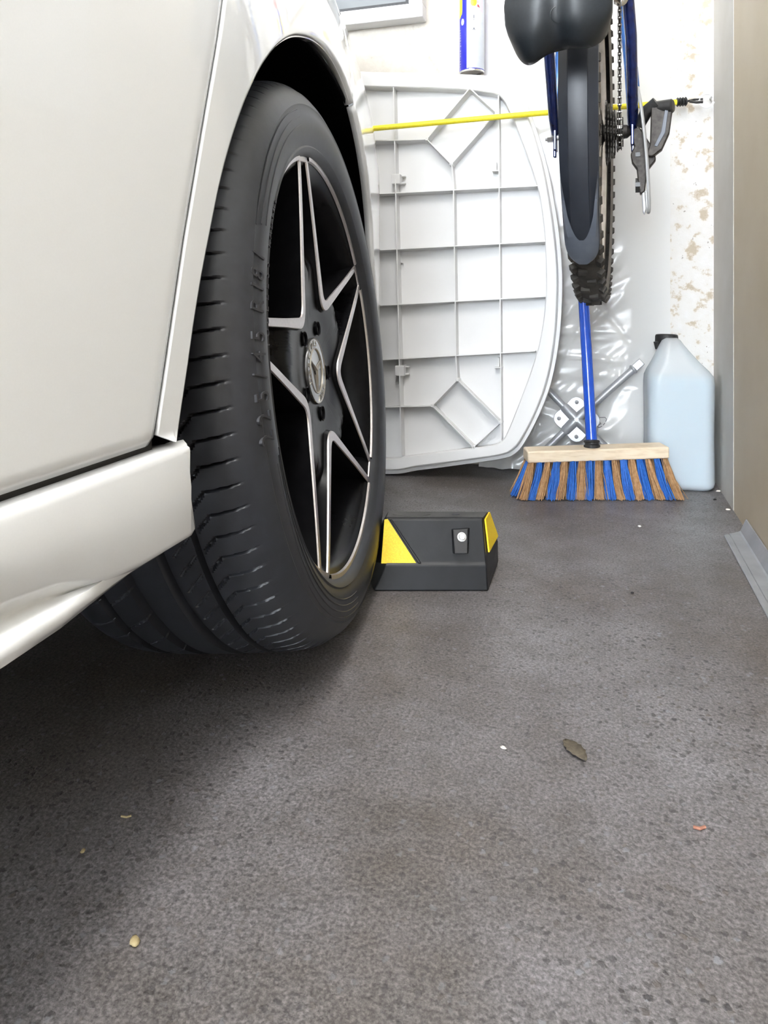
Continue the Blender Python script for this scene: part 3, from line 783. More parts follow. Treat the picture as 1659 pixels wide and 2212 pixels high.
# ------------------------------------------------------------------ white plastic table top leaning on the back wall
PY0, PSL = 1.555 * K, 0.105
PNR = unit([0, -1, PSL])          # towards the room
def pl(px, py, off=0.0): return on_plane(px, py, np.array([0, PY0, 0]), PNR) - PNR * off
def table_top():
    PO = np.array([0, PY0, 0]); EX = np.array([1., 0, 0]); EZ = unit([0, PSL, 1])
    def to2(p): d = p - PO; return np.array([d @ EX, d @ EZ])
    def to3(q, off=0.0): return PO + EX * q[0] + EZ * q[1] - PNR * off
    outer = [(800, 150), (960, 153), (1062, 158), (1092, 165), (1112, 180), (1132, 210), (1160, 280), (1185, 370), (1203, 470), (1213, 560), (1214, 640), (1208, 730), (1192, 820), (1165, 895), (1132, 958), (1112, 981), (1086, 992), (1000, 1005), (900, 1018), (835, 1026)]
    inner = [(800, 187), (960, 191), (1060, 200), (1085, 212), (1100, 240), (1120, 285), (1160, 400), (1174, 480), (1179, 560), (1179, 640), (1171, 710), (1156, 775), (1120, 875), (1093, 940), (1078, 956), (1055, 963), (960, 975), (870, 987), (838, 991)]
    O2 = [to2(pl(*p)) for p in outer]; I2 = [to2(pl(*p)) for p in inner]
    XL = -.76
    O2 += [np.array([-.62, .004]), np.array([XL + .1, .010]), np.array([XL, .10]), np.array([XL - .06, .45]), np.array([XL, .82]), np.array([XL + .08, .93])]
    I2 += [np.array([-.62, .044]), np.array([XL + .12, .052]), np.array([XL + .04, .12]), np.array([XL - .02, .45]), np.array([XL + .04, .79]), np.array([XL + .11, .89])]
    for q in O2: q[1] = max(q[1], .004)
    O2 = np.array(smoothline(O2, 5, True)); I2 = np.array(smoothline(I2, 5, True)); O2[:, 1] = np.maximum(O2[:, 1], .003)
    cen = np.array([-.42, .46])
    def polar(L, th):
        a = np.arctan2(L[:, 1] - cen[1], L[:, 0] - cen[0]); r = np.hypot(L[:, 0] - cen[0], L[:, 1] - cen[1]); o = np.argsort(a)
        return np.interp(th, a[o], r[o], period=2 * math.pi)
    n = 260; th = np.linspace(-math.pi, math.pi, n, endpoint=False)
    ro, ri = polar(O2, th), polar(I2, th); D = np.stack([np.cos(th), np.sin(th)], 1)
    def loop(r): return cen + D * r[:, None]
    rows = []
    spec = [(ro - .004, .030), (ro, .028), (ro, .016), (ro - .0006, .0145), (ro - .0075, .0140), (ro - .009, .012), (ro - .010, .002), (ro - .012, .0002), (ri + .006, .0), (ri + .002, .0005), (ri, .003), (ri, .026), (ri * .5, .026), (ri * .02, .026)]
    for r, off in spec: rows.append([to3(q, off) for q in loop(r)])
    V = np.array(rows).reshape(-1, 3); m_ = len(spec)
    F = [[i * n + k, i * n + (k + 1) % n, (i + 1) * n + (k + 1) % n, (i + 1) * n + k] for i in range(m_ - 1) for k in range(n)]
    V = np.concatenate([V, [to3(q, .0305) for q in loop(ro - .006)]]); F += [[(m_) * n + k for k in range(n)]]
    F += [[k, (k + 1) % n, m_ * n + (k + 1) % n, m_ * n + k] for k in range(n)]
    V[:, 2] = np.maximum(V[:, 2], .0008)
    o = thing('table_top', 'white plastic table top, ribbed underside showing, leaning upright against the back wall', 'table top', (-.45, PY0, 0.0))
    mk('top_shell', V, F, wplast, o, angle=35, recalc=True)
    def rib(p, q, th_=.0028, top=.0006, zpx=True):
        a = to2(pl(*p)) if zpx else np.array(p); b = to2(pl(*q)) if zpx else np.array(q)
        d = unit(b - a); nn = np.array([-d[1], d[0]]) * th_ / 2
        P8 = [to3(a + nn * 1.35, .0262), to3(a - nn * 1.35, .0262), to3(b - nn * 1.35, .0262), to3(b + nn * 1.35, .0262), to3(a + nn * .8, top), to3(a - nn * .8, top), to3(b - nn * .8, top), to3(b + nn * .8, top)]
        F = [[0, 1, 2, 3], [4, 5, 6, 7], [0, 1, 5, 4], [1, 2, 6, 5], [2, 3, 7, 6], [3, 0, 4, 7]]
        return mk('rib', P8, F, wplast, o, smooth=False, recalc=True)
    for p, q in [((850, 188), (867, 985)), ((976, 356), (981, 408)), ((980, 408), (985, 770)), ((985, 770), (988, 820)), ((1077, 206), (1083, 956)),
                 ((720, 304), (850, 303)), ((850, 303), (922, 300)), ((720, 423), (1162, 401)), ((720, 545), (1178, 521)), ((720, 665), (1179, 640)), ((720, 783), (1157, 758)), ((720, 882), (934, 877)),
                 ((1015, 190), (922, 300)), ((922, 300), (975, 354)), ((975, 354), (1073, 243)), ((1073, 243), (1015, 190)),
                 ((988, 820), (934, 876)), ((934, 876), (1023, 966)), ((1023, 966), (1081, 912)), ((1081, 912), (988, 820))]:
        rib(p, q)
    for p in ((1015, 190), (922, 300), (975, 354), (1073, 243), (988, 820), (934, 876), (1023, 966), (1081, 912)):
        c = pl(*p, .0262)
        V, F = lathe([(0, .0042), (.0262, .0038), (.0266, .0032), (.0266, .0016), (.020, .0014), (.020, .0001)], c, PNR, 14); mk('screw_boss', V, F, wplast, o, angle=40)
    for p in ((855, 385), (863, 800)):
        a = pl(*p, .0132); V, F, I = join(box(a, (.020, .0255, .022)), box(a + np.array([.013, .006, .008]), (.010, .012, .003)), box(a + np.array([.013, .006, -.008]), (.010, .012, .003)))
        mk('leg_clip', V, F, wplast, o, smooth=False, bevel=.001)
    for p in ((1070, 366), (1076, 793)):
        a = pl(*p, .016); V, F, I = join(box(a, (.016, .020, .0025)), box(a + np.array([.0, .004, .010]), (.003, .012, .020)))
        mk('leg_clip', V, F, wplast, o, smooth=False, bevel=.0006)
    return o
table_top()

# ------------------------------------------------------------------ spray can standing on the edge of the table top
def spray_can():
    b0 = pl(1020, 152); zt = b0[2] + .0015
    c = at_y(1020, 148, b0[1] + .030); c[2] = zt; r = .0285; H = .205
    zc = c[1] * math.cos(YAW) - c[0] * math.sin(YAW)
    r = 26.8 / FPX * zc
    o = thing('spray_can', 'blue and white aerosol spray can standing on top of the table top', 'spray can', tuple(c))
    seg = 72
    # angle 0 faces the camera, positive towards the right of the picture
    f = unit(np.array([-c[0], -c[1], 0])); rt = np.cross([0, 0, 1], f) * 1.0
    def cp(ang, z, lift=0.0): t = math.radians(ang); return c + (r + lift) * (math.cos(t) * f + math.sin(t) * rt) + np.array([0, 0, z])
    prof = [(0.0035, -.003), (.000, -.0015), (.0005, .0), (.004, -.0006), (.0055, .0), (H, .0), (H + .004, -.0015), (H + .014, -.010), (H + .018, -.016)]
    V = []; F = []; idx = []
    for z, dr in prof:
        for k in range(seg): V.append(cp(k * 360 / seg, z, dr))
    for i in range(len(prof) - 1):
        for k in range(seg):
            F.append([i * seg + k, i * seg + (k + 1) % seg, (i + 1) * seg + (k + 1) % seg, (i + 1) * seg + k])
            a = ((k + .5) * 360 / seg + 180) % 360 - 180
            if i < 3 or i >= 6: idx.append(2)
            elif i == 3: idx.append(1)
            else: idx.append(0 if -24 < a < 110 else 1)
    V.append(c + np.array([0, 0, .006])); F += [[k, len(V) - 1, (k + 1) % seg] for k in range(seg)]; idx += [2] * seg
    body = mk('can_body', V, F, [can_w, can_b, chrome], o, idx=idx, angle=35, recalc=True)
    V, F = lathe([(H + .012, r - .012), (H + .014, r - .010), (H + .045, r - .012), (H + .048, r - .016), (H + .048, .0001)], c, (0, 0, 1), 32); mk('spray_cap', V, F, can_r, o)
    def patch(name, pts, m, lift):
        # flat print: convex outline in (angle, height), laid on the can in narrow columns
        pts = [np.array(p, float) for p in pts]; a0 = min(p[0] for p in pts); a1 = max(p[0] for p in pts)
        def span(a):
            ys = []
            for p, q in zip(pts, pts[1:] + pts[:1]):
                if min(p[0], q[0]) - 1e-6 <= a <= max(p[0], q[0]) + 1e-6:
                    ys += [p[1], q[1]] if abs(q[0] - p[0]) < 1e-6 else [p[1] + (q[1] - p[1]) * (a - p[0]) / (q[0] - p[0])]
            return min(ys), max(ys)
        n = max(2, int((a1 - a0) / 2.0) + 1); V = []
        for a in np.linspace(a0, a1, n):
            lo, hi = span(a); V += [cp(a, lo, lift), cp(a, hi, lift)]
        F = [[2 * i, 2 * i + 2, 2 * i + 3, 2 * i + 1] for i in range(n - 1)]
        mk(name, V, F, m, body, smooth=True)
    px2z = lambda py: (148 - py) / FPX * zc
    def line(pts, wd, name, m):
        V = []; F = []
        for (a0, z0), (a1, z1) in zip(pts[:-1], pts[1:]):
            d = np.array([(a1 - a0) * math.pi / 180 * r, z1 - z0]); d = d / np.linalg.norm(d); nn = np.array([-d[1] / (math.pi / 180 * r), d[0]]) * wd / 2
            i = len(V); V += [cp(a0 + nn[0], z0 + nn[1], .0003), cp(a0 - nn[0], z0 - nn[1], .0003), cp(a1 - nn[0], z1 - nn[1], .0003), cp(a1 + nn[0], z1 + nn[1], .0003)]; F.append([i, i + 1, i + 2, i + 3])
        mk(name, V, F, m, body, smooth=False)
    patch('yellow_badge', [(-6, px2z(0) + .03), (-6, px2z(7)), (-2, px2z(11)), (14, px2z(12)), (20, px2z(8)), (22, px2z(5)), (22, px2z(0) + .03)], can_y, .0002)
    patch('yellow_shield', [(-80, px2z(0) + .04), (-80, px2z(32)), (-66, px2z(30)), (-52, px2z(24)), (-50, px2z(18)), (-50, px2z(0) + .04)], can_y, .0002)
    patch('picture_panel', [(24, px2z(-30)), (24, px2z(21)), (56, px2z(24)), (56, px2z(-30))], can_p, .0002)
    patch('picture_panel', [(25, px2z(8)), (25, px2z(13)), (38, px2z(15)), (32, px2z(9))], can_r, .0004)
    patch('round_badge', [(-48 + 10 * math.cos(t), px2z(42) + .0075 * math.sin(t)) for t in np.linspace(0, 2 * math.pi, 18, endpoint=False)], can_w, .0002)
    for py in (37, 62):
        h = .0105; line([(9, px2z(py) + h), (20, px2z(py)), (9, px2z(py) - h), (-2, px2z(py)), (9, px2z(py) + h)], .0004, 'hazard_diamond', pinkink)
    line([(9, px2z(31)), (9, px2z(38))], .0014, 'hazard_symbol', ink); line([(9, px2z(40)), (9, px2z(41.5))], .0014, 'hazard_symbol', ink)
    line([(5, px2z(63)), (9, px2z(58)), (13, px2z(63))], .0014, 'hazard_symbol', ink)
    def text(txt, ang, z, size, m, name, vert=False, lift=.0004):
        parts = []
        for k, ch in enumerate(txt):
            g, f_ = glyph(ch, size)
            if not len(g): continue
            off = (k - (len(txt) - 1) / 2) * size * .68
            if vert: V = [cp(ang - q_[1] / r * 57.3, z + off + q_[0], lift) for q_ in g]
            else: V = [cp(ang + (off + q_[0]) / r * 57.3, z + q_[1], lift) for q_ in g]
            parts.append((V, f_))
        V, F, I = join(*parts); mk(name, V, F, m, body, smooth=False)
    text('WD-40', 8, px2z(3), .0065, ink, 'badge_lettering')
    text('multi-use product', -66, px2z(102), .0085, can_w, 'side_lettering', vert=True)
spray_can()

# ------------------------------------------------------------------ clear plastic sheet over the wall
def plastic_sheet():
    xa = at_y(1040, 100, YB)[0]; xb = at_y(1448, 400, YB)[0]
    nx, nz = 110, 300; zt = 1.75
    X = np.linspace(xa, xb, nx)[:, None].repeat(nz, 1); Z = np.linspace(0.004, zt, nz)[None, :].repeat(nx, 0)
    H = np.zeros_like(X)
    for k in range(150):
        cx_, cz = RNG.uniform(xa, xb), RNG.uniform(-.05, 1.2); ang = RNG.normal(.55, .7); L = RNG.uniform(.05, .22); wd = RNG.uniform(.004, .013)
        if cz < .45: wd *= .8
        dx, dz = X - cx_, Z - cz; s = dx * math.cos(ang) + dz * math.sin(ang); t = -dx * math.sin(ang) + dz * math.cos(ang) + .8 * s * s * RNG.normal()
        amp = RNG.uniform(.0012, .0042) * (1.6 if cz < .35 else 1.0) * (1 if RNG.random() > .35 else -.7)
        H += amp * np.exp(-(t / wd) ** 2) * np.exp(-(s / L) ** 4)
    H += .004 * np.sin(X * 9 + Z * 3) + .004 * np.sin(X * 4 - Z * 6)
    H = H - H.min() + .003
    side = np.clip((xb - X) / .12, 0, 1); H = np.minimum(H, .004 + .020 * side)
    Y = YB - H - .03 * np.exp(-Z / .05) * side
    V, F = grid(np.stack([X, Y, Z], -1), nx, nz)
    o = mk('plastic_sheet', V, F, sheet_m, smooth=True, angle=180, loc=((xa + xb) / 2, YB, 0))
    tag(o, 'creased clear plastic sheet hanging over the back wall behind the broom', 'plastic sheet')
    # dashed print on the sheet
    def sp(px, py):
        p = at_y(px, py, YB - .03); i = int(np.clip((p[0] - xa) / (xb - xa) * (nx - 1), 0, nx - 1)); j = int(np.clip(p[2] / zt * (nz - 1), 0, nz - 1))
        p[1] = Y[i, j] - .002; return p
    for seg in ([(1296, 903), (1308, 903), (1311, 907), (1309, 912)], [(1307, 915), (1304, 919)], [(1301, 921), (1295, 924), (1290, 922)], [(1292, 915), (1296, 912), (1299, 916), (1293, 918)], [(1291, 906), (1295, 908)], [(1262, 901), (1259, 908)], [(1257, 911), (1256, 915)]):
        V, F = tube([sp(*p) for p in seg], .0006, 5); mk('printed_mark', V, F, ink, o)
plastic_sheet()

# ------------------------------------------------------------------ yellow elastic cord with hook, wall ring
def cord():
    a = at_y(690, 285, 1.60 * K); b = at_y(803, 278, 1.612 * K); m_ = at_y(1150, 246, 1.628 * K); e = at_y(1462, 221, 1.708 * K)
    o = thing('elastic_cord', 'thin yellow elastic cord stretched across the back wall behind the bicycle wheel', 'elastic cord', tuple((a + e) / 2))
    V, F = tube([a, b, m_, at_y(1300, 234, 1.690 * K), e], .0062, 12); mk('cord', V, F, yrope, o)
    d = unit(e - m_)
    parts = [];
    for k in range(4): 
        c = e + d * (.002 + .0055 * k); parts.append(lathe([(-.0024, .0070), (0, .0098), (.0024, .0070)], c, d, 14, capends=True))
    parts.append(tube([e + d * .02, at_y(1500, 215, 1.700 * K), at_y(1519, 214, 1.700 * K)], .0022, 8)); parts.append(tube([at_y(1490, 219, 1.700 * K), at_y(1505, 221, 1.698 * K), at_y(1519, 220, 1.698 * K)], .0030, 8))
    V, F, I = join(*parts); mk('cord_hook', V, F, blackm, o)
    ring = []
    c = at_y(1527, 217, 1.700 * K)
    for t in np.linspace(0, 2 * math.pi * .86, 22): ring.append(c + .014 * np.array([math.cos(t + .6), 0, math.sin(t + .6)]))
    V, F, I = join(tube(ring, .0022, 8), tube([ring[0], ring[0] + np.array([.001, .012, .004]), ring[0] + np.array([0, .035, .004])], .0022, 8))
    tag(mk('wall_hook', V, F, whook), 'small round white hook in the wall at the end of the yellow cord', 'hook')
cord()

# the broom, jug and bicycle are drawn up at a round size, then set to their real size and place
def resize(o):
    x, y, z = o.location
    o.scale = (K, K, K); o.location = (x * K, y * K, CAM_H + (z - CAM_H / K) * K if z > .05 else 0.0)
# ------------------------------------------------------------------ broom
def broom():
    zc = 1.472; tilt = .033
    cx = (1286 - 830) / FPX * zc; c = cw(cx, zc, .0885); EX = unit(C_R + np.array([0, 0, tilt])); EZ = np.array([0, 0, 1.]); EY = C_F
    o = thing('broom', 'push broom with wooden head, blue and brown bristles and blue handle', 'broom', (c[0], c[1], 0))
    W, H, D = .286, .0235, .050
    R = np.stack([EX, EY, EZ], 1)
    V, F = box(c, (W, D, H), R); mk('broom_head', V, F, wood, o, bevel=.003, angle=50)
    n = 17
    rng = np.random.default_rng(3)
    for row in (0, 1, 2):
        for k in range(n):
            t = (k - (n - 1) / 2) / ((n - 1) / 2); blue = (k + row) % 2 == 1
            r0 = c + EX * (t * .134) + EY * ((row - 1) * .018) - EZ * (H / 2 - .003)
            tip = c + EX * (t * .160 + (.002 * rng.normal())) + EY * ((row - 1) * .026 - .008); tip[2] = .002
            parts = []
            nb = 95
            for b in range(nb):
                q = rng.normal(size=2) * .36; q = q / max(1, np.linalg.norm(q) / .9)
                s0 = r0 + EX * q[0] * .0058 + EY * q[1] * .0058
                s1 = tip + EX * (q[0] * .0120 + rng.normal() * .0008) + EY * (q[1] * .0120)
                if not blue and rng.random() < .04: s1 = s1 + EX * rng.normal() * .012
                s1[2] = .0012 + abs(rng.normal()) * .0022
                mdl = (s0 + s1) / 2 + EX * (t * -.002) + EX * rng.normal() * .0012
                w_ = .0011 if not blue else .0013
                ring = []
                for p, ww in ((s0, w_), (mdl, w_), (s1, w_ * .7)):
                    for a in range(3): ring.append(p + ww * (math.cos(2.094 * a + b) * EX + math.sin(2.094 * a + b) * EY))
                f = [[i * 3 + a, i * 3 + (a + 1) % 3, (i + 1) * 3 + (a + 1) % 3, (i + 1) * 3 + a] for i in range(2) for a in range(3)]
                parts.append((ring, f))
            V, F, I = join(*parts); mk('bristle_tuft', V, F, br_blue if blue else br_tan, o, angle=180)
    up_ = np.array([0, 0, CAM_H / K - CAM_H]); p0 = at_d(1279, 962, 1.474) + up_; p1 = at_d(1262, 660, 1.543) + up_; d = unit(p1 - p0)
    top = p0 + d * .74
    V, F = tube([p0, p0 + d * .3, p0 + d * .5, top], .0112, 20); mk('handle', V, F, hblue, o)
    V, F = lathe([(-.010, .0140), (-.008, .0160), (.000, .0165), (.002, .0140), (.005, .0140), (.007, .0165), (.010, .0155), (.011, .0118)], p0, d, 24, capends=True); mk('handle_socket', V, F, grip, o)
    return o
broom_o = broom()
resize(broom_o)

# ------------------------------------------------------------------ four-way wheel brace
def wheel_brace():
    def wp(px, py, off=0.0):
        p0 = np.array([0, 1.655 * K, 0]); n_ = unit([0, -1, .16]); return on_plane(px, py, p0, n_) + n_ * off
    h = wp(1246, 906); o = thing('wheel_brace', 'silver four-way wheel brace leaning behind the broom', 'wheel brace', (h[0], h[1], 0.0))
    nn = unit([0, -1, .16])
    ends = {'ur': (1368, 798), 'ul': (1150, 808), 'll': (1146, 1004), 'lr': (1352, 1006)}
    for k, e in ends.items():
        e3 = wp(*e); d = unit(e3 - h)
        V, F = tube([h + d * .02, e3], .0078, 16); sh = mk('brace_arm', V, F, silver, o)
        if k == 'ur':
            a, b, _ = frame(d, nn); V, F, I = join(lathe([(-.003, .0085), (.0, .0105), (.003, .0105), (.004, .006)], e3, d, 16), box(e3 + d * .014, (.016, .010, .022), np.stack([a, b, d], 1)))
            mk('square_drive', V, F, silver, sh, smooth=False, bevel=.0015)
        V, F = tube([h + d * .004 + nn * .0005, h + d * .034 + nn * .0005, h + d * .038], [.0115, .0105, .0088], 16); mk('pressed_sleeve', V, F, silver, o)
    a = unit(wp(*ends['ur']) - h); b = unit(wp(*ends['ul']) - h)
    ex = unit(a - b); ez = unit(np.cross(nn, ex)); ez = ez if ez[2] > 0 else -ez
    pts = []
    for t in np.linspace(0, 2 * math.pi, 48, endpoint=False):
        r = .042 + .006 * math.cos(4 * t); pts.append(h + ex * r * math.cos(t) + ez * r * math.sin(t) - nn * .002)
    V, F = prism(pts, nn * .004); pt = mk('hub_plate', V, F, silver, o, smooth=False, bevel=.001, recalc=True)
    for t in (0, 90, 180, 270):
        r = .0365; c = h + ex * r * math.cos(math.radians(t)) + ez * r * math.sin(math.radians(t)) + nn * .002
        V, F = lathe([(0, .0042), (.0015, .0038), (.0025, .002), (.0028, .0001)], c, nn, 14); mk('rivet', V, F, silver, pt)
wheel_brace()

# ------------------------------------------------------------------ jug of pale blue fluid
def jug():
    zr = 1.50; xr_ = XR / K - .010; wx, dy = .136, .098
    rot = math.radians(8)
    c0 = np.array([xr_ - wx / 2 - .004, YB / K - .012 - dy / 2 - .012, 0.0])
    R = rotz(math.radians(5))
    o = thing('fluid_jug', 'translucent plastic jug of pale blue fluid with black cap in the corner', 'jug', tuple(c0))
    def sec(z, sx, sy, ch, ox=0, oy=0):
        hx, hy = sx / 2, sy / 2; pts = []
        for (a, b) in ((1, 1), (-1, 1), (-1, -1), (1, -1)):
            cx_, cy_ = a * (hx - ch), b * (hy - ch)
            t0 = {(1, 1): 0, (-1, 1): 90, (-1, -1): 180, (1, -1): 270}[(a, b)]
            for t in np.radians(np.linspace(t0, t0 + 90, 7)): pts.append((cx_ + ch * math.cos(t), cy_ + ch * math.sin(t)))
        return [c0 + R @ np.array([x + ox, y + oy, 0]) + np.array([0, 0, z]) for x, y in pts]
    S_ = [(.001, wx - .03, dy - .03, .02, 0, 0), (.0015, wx - .012, dy - .012, .024, 0, 0), (.008, wx - .003, dy - .003, .024, 0, 0), (.016, wx, dy, .024, 0, 0), (.11, wx - .002, dy - .002, .024, 0, 0), (.222, wx, dy, .024, 0, 0), (.238, wx - .002, dy - .002, .025, 0, 0),
          (.250, wx - .014, dy - .010, .028, -.002, 0), (.268, wx - .040, dy - .026, .030, -.006, .001), (.288, wx - .066, dy - .044, .024, -.010, .002), (.304, wx - .086, dy - .056, .020, -.013, .002), (.314, wx - .098, dy - .064, .016, -.014, .002), (.319, wx - .112, dy - .076, .010, -.014, .002)]
    rows = [sec(*s) for s in S_]; n = 28
    V = np.array(rows).reshape(-1, 3); F = [[i * n + k, i * n + (k + 1) % n, (i + 1) * n + (k + 1) % n, (i + 1) * n + k] for i in range(len(rows) - 1) for k in range(n)] + [list(range(n))[::-1], [(len(rows) - 1) * n + k for k in range(n)]]
    b = mk('jug_body', V, F, jug_m, o, angle=50)
    rows = [sec(s[0] + .0015, s[1] - .005, s[2] - .005, max(s[3] - .002, .008), s[4], s[5]) for s in S_[:6]] + [sec(.2365, wx - .006, dy - .006, .023)]
    V = np.array(rows).reshape(-1, 3); F = [[i * n + k, i * n + (k + 1) % n, (i + 1) * n + (k + 1) % n, (i + 1) * n + k] for i in range(len(rows) - 1) for k in range(n)] + [list(range(n))[::-1], [(len(rows) - 1) * n + k for k in range(n)]]
    mk('fluid', V, F, liquid_m, o, angle=50)
    cc = c0 + R @ np.array([-.020, .020, 0]) + np.array([0, 0, .298])
    prof = [(0, .022), (.004, .0245), (.024, .0235), (.027, .0220), (.0275, .0195), (.025, .018), (.025, .0001)]
    V, F = lathe(prof, cc, (0, 0, 1), 30); cp_ = mk('cap', V, F, grip, o, angle=35)
    V, F = tube([cc + np.array([-.020, -.012, -.004]), cc + np.array([-.022, -.013, .012])], [.004, .006], 8); mk('cap_tab', V, F, grip, cp_)
    return o
jug_o = jug()
resize(jug_o)

# ------------------------------------------------------------------ bicycle hanging on the wall, rear wheel down
def bicycle():
    ax_c, ax_z = np.array([.381, 1.305]), .704
    fd = unit(np.array([.2218, .62]))                       # camera-space direction along the wheel plane, away
    OUT = -(C_R * fd[0] + C_F * fd[1])                      # bike's up, towards the room
    LAT = C_R * fd[1] - C_F * fd[0]                         # bike's right
    UP = np.array([0, 0, 1.])                               # bike's forward
    A = C_R * ax_c[0] + C_F * ax_c[1] + UP * ax_z
    def b(o_, s, l): return A + OUT * o_ + UP * s + LAT * l
    RW = .310
    o = thing('bicycle', 'blue mountain bike hanging on end with black saddle and rear mudguard', 'bicycle', tuple(b(-RW, 0, 0)))
    # tyre
    prof = []
    for t in np.radians(np.linspace(-125, 125, 15)): prof.append((math.sin(t) * .0245, RW - .0265 + math.cos(t) * .0245))
    V, F = lathe(prof, A, LAT, 96, OUT); idx = []
    for k in range(len(F)): idx.append(1 if (k // 96 < 4 or k // 96 > 9) else 0)
    ty = mk('bike_tyre', V, F, [btyre, bside], o, idx=idx, recalc=True, angle=60)
    ku = None; parts = []
    NK = 64
    for k in range(NK):
        t = 2 * math.pi * k / NK
        for sgn in (-1, 1):
            tt = t + (0.5 if sgn > 0 else 0) * 2 * math.pi / NK; rd = OUT * math.cos(tt) + UP * math.sin(tt); tg = -OUT * math.sin(tt) + UP * math.cos(tt)
            p = A + rd * (RW - .0095) + LAT * sgn * .0205
            ax2 = unit(rd * .55 + LAT * sgn * .85)
            parts.append(box(p, (.0105, .0125, .011), np.stack([np.cross(tg, ax2), tg, ax2], 1)))
        rd = OUT * math.cos(t) + UP * math.sin(t); tg = -OUT * math.sin(t) + UP * math.cos(t)
        parts.append(box(A + rd * (RW - .0015) + LAT * (.006 if k % 2 else -.006), (.014, .010, .007), np.stack([LAT, tg, rd], 1)))
    V, F, I = join(*parts); kn = mk('tread_knobs', V, F, btyre, ty, smooth=False, bevel=0); kn['kind'] = 'stuff'
    # rim, hub, spokes
    V, F = lathe([(-.0115, .250), (-.0125, .272), (-.0105, .276), (.0105, .276), (.0125, .272), (.0115, .250), (.006, .246), (-.006, .246)], A, LAT, 72, OUT, closed=True); rim = mk('bike_rim', V, F, alloy, o, recalc=True, angle=40)
    V, F = lathe([(-.062, .004), (-.060, .0065), (-.036, .009), (-.034, .024), (-.031, .024), (-.028, .013), (.010, .013), (.013, .024), (.016, .024), (.018, .015), (.058, .012), (.066, .005)], A, LAT, 24, OUT, capends=True); hub = mk('hub', V, F, greysteel, o, recalc=True, angle=30)
    for k in range(32):
        t = 2 * math.pi * (k + .5) / 32; sgn = 1 if k % 2 else -1; t2 = t + (.55 if (k // 2) % 2 else -.55)
        p = A + LAT * (.0145 if sgn > 0 else -.0325) + .0225 * (OUT * math.cos(t2) + UP * math.sin(t2)); q = A + .247 * (OUT * math.cos(t) + UP * math.sin(t)) + LAT * sgn * .002
        V, F = tube([p, q], .0011, 5, caps=False); mk('spoke', V, F, rustspoke, rim)
    # cassette: stacked toothed sprockets
    cas = None
    for k, (rr, nt) in enumerate(((.056, 28), (.050, 25), (.044, 22), (.038, 19), (.033, 16), (.028, 14), (.024, 12))):
        l0 = .022 + k * .0046; pts = []
        for j in range(nt * 4):
            t = 2 * math.pi * j / (nt * 4); r = rr + (.0022 if j % 4 in (1, 2) else -.0022); pts.append(A + LAT * l0 + r * (OUT * math.cos(t) + UP * math.sin(t)))
        V, F = prism(pts, LAT * .0020); s = mk('sprocket', V, F, greysteel, o if cas is None else o, smooth=False, recalc=True)
    # chain over the smallest sprocket, running up
    lch = .022 + 5 * .0046 + .001; rc = .029
    path = []
    for s in np.arange(.46, 0.0, -.0127): path.append((rc + .004, s))
    for t in np.radians(np.arange(0, -150, -25)): path.append((rc * math.cos(t) + .004, rc * math.sin(t)))
    link_parts = []
    ch = mk('chain', *tube([b(p[0], p[1], lch) for p in path], .0016, 6), greysteel, o)
    pv = None
    for i, (p, q) in enumerate(zip(path[:-1], path[1:])):
        wd = .0017 if i % 2 else .0026; P_, Q_ = b(*p, lch), b(*q, lch); d = unit(Q_ - P_); nn = np.cross(LAT, d)
        for sg in (-1, 1):
            link_parts.append(box((P_ + Q_) / 2 + LAT * sg * wd, (.0010, .0070, np.linalg.norm(Q_ - P_) + .005), np.stack([LAT, nn, d], 1)))
    V, F, I = join(*link_parts); lp = mk('chain_plates', V, F, greysteel, ch, smooth=False); lp['kind'] = 'stuff'
    rol = []
    for p in path: rol.append(tube([b(*p, lch - .0036), b(*p, lch + .0036)], .0017, 8))
    V, F, I = join(*rol); rp = mk('chain_pins', V, F, chrome, ch); rp['kind'] = 'stuff'
    # stays
    for sg in (-1, 1):
        V, F = tube([b(.002, .006, sg * .068), b(.03, .03, sg * .068), b(.12, .13, sg * .066), b(.29, .33, sg * .048), b(.34, .39, sg * .035)], [.0075, .0090, .0095, .0095, .0090], 14); mk('seat_stay', V, F, fblue, o)
        V, F = tube([b(-.002, .012, sg * .066), b(-.004, .04, sg * .066), b(-.006, .12, sg * .062), b(-.005, .25, sg * .050), b(0, .42, sg * .036)], [.0070, .0090, .0100, .0100, .0100], 14); mk('chain_stay', V, F, fblue2, o)
        V, F = box(b(.004, -.006, sg * .067), (.006, .026, .044), np.stack([LAT, OUT, UP], 1)); dr = mk('dropout', V, F, fblue, o, bevel=.002)
        V, F, I = join(lathe([(-.006, .0085), (.003, .0085), (.004, .006)], b(0, -.002, sg * .076), LAT, 6, capends=True), tube([b(0, -.002, sg * .03), b(0, -.002, sg * .086)], .0048, 10)); mk('axle_nut', V, F, zinc, dr, smooth=False)
        V, F, I = join(box(b(.006, -.032, sg * .068), (.006, .010, .016), np.stack([LAT, OUT, UP], 1))); mk('mudguard_eyelet', V, F, fblue, dr, bevel=.002)
    V, F = tube([b(0, .42, 0), b(.20, .37, 0), b(.345, .335, 0)], .0150, 16); mk('seat_tube', V, F, fblue, o)
    V, F = lathe([(-.036, .019), (.036, .019)], b(0, .42, 0), LAT, 20, capends=True); mk('bottom_bracket', V, F, fblue, o)
    V, F = tube([b(.335, .340, 0), b(.408, .322, 0)], .0125, 14); mk('seat_post', V, F, silver, o)
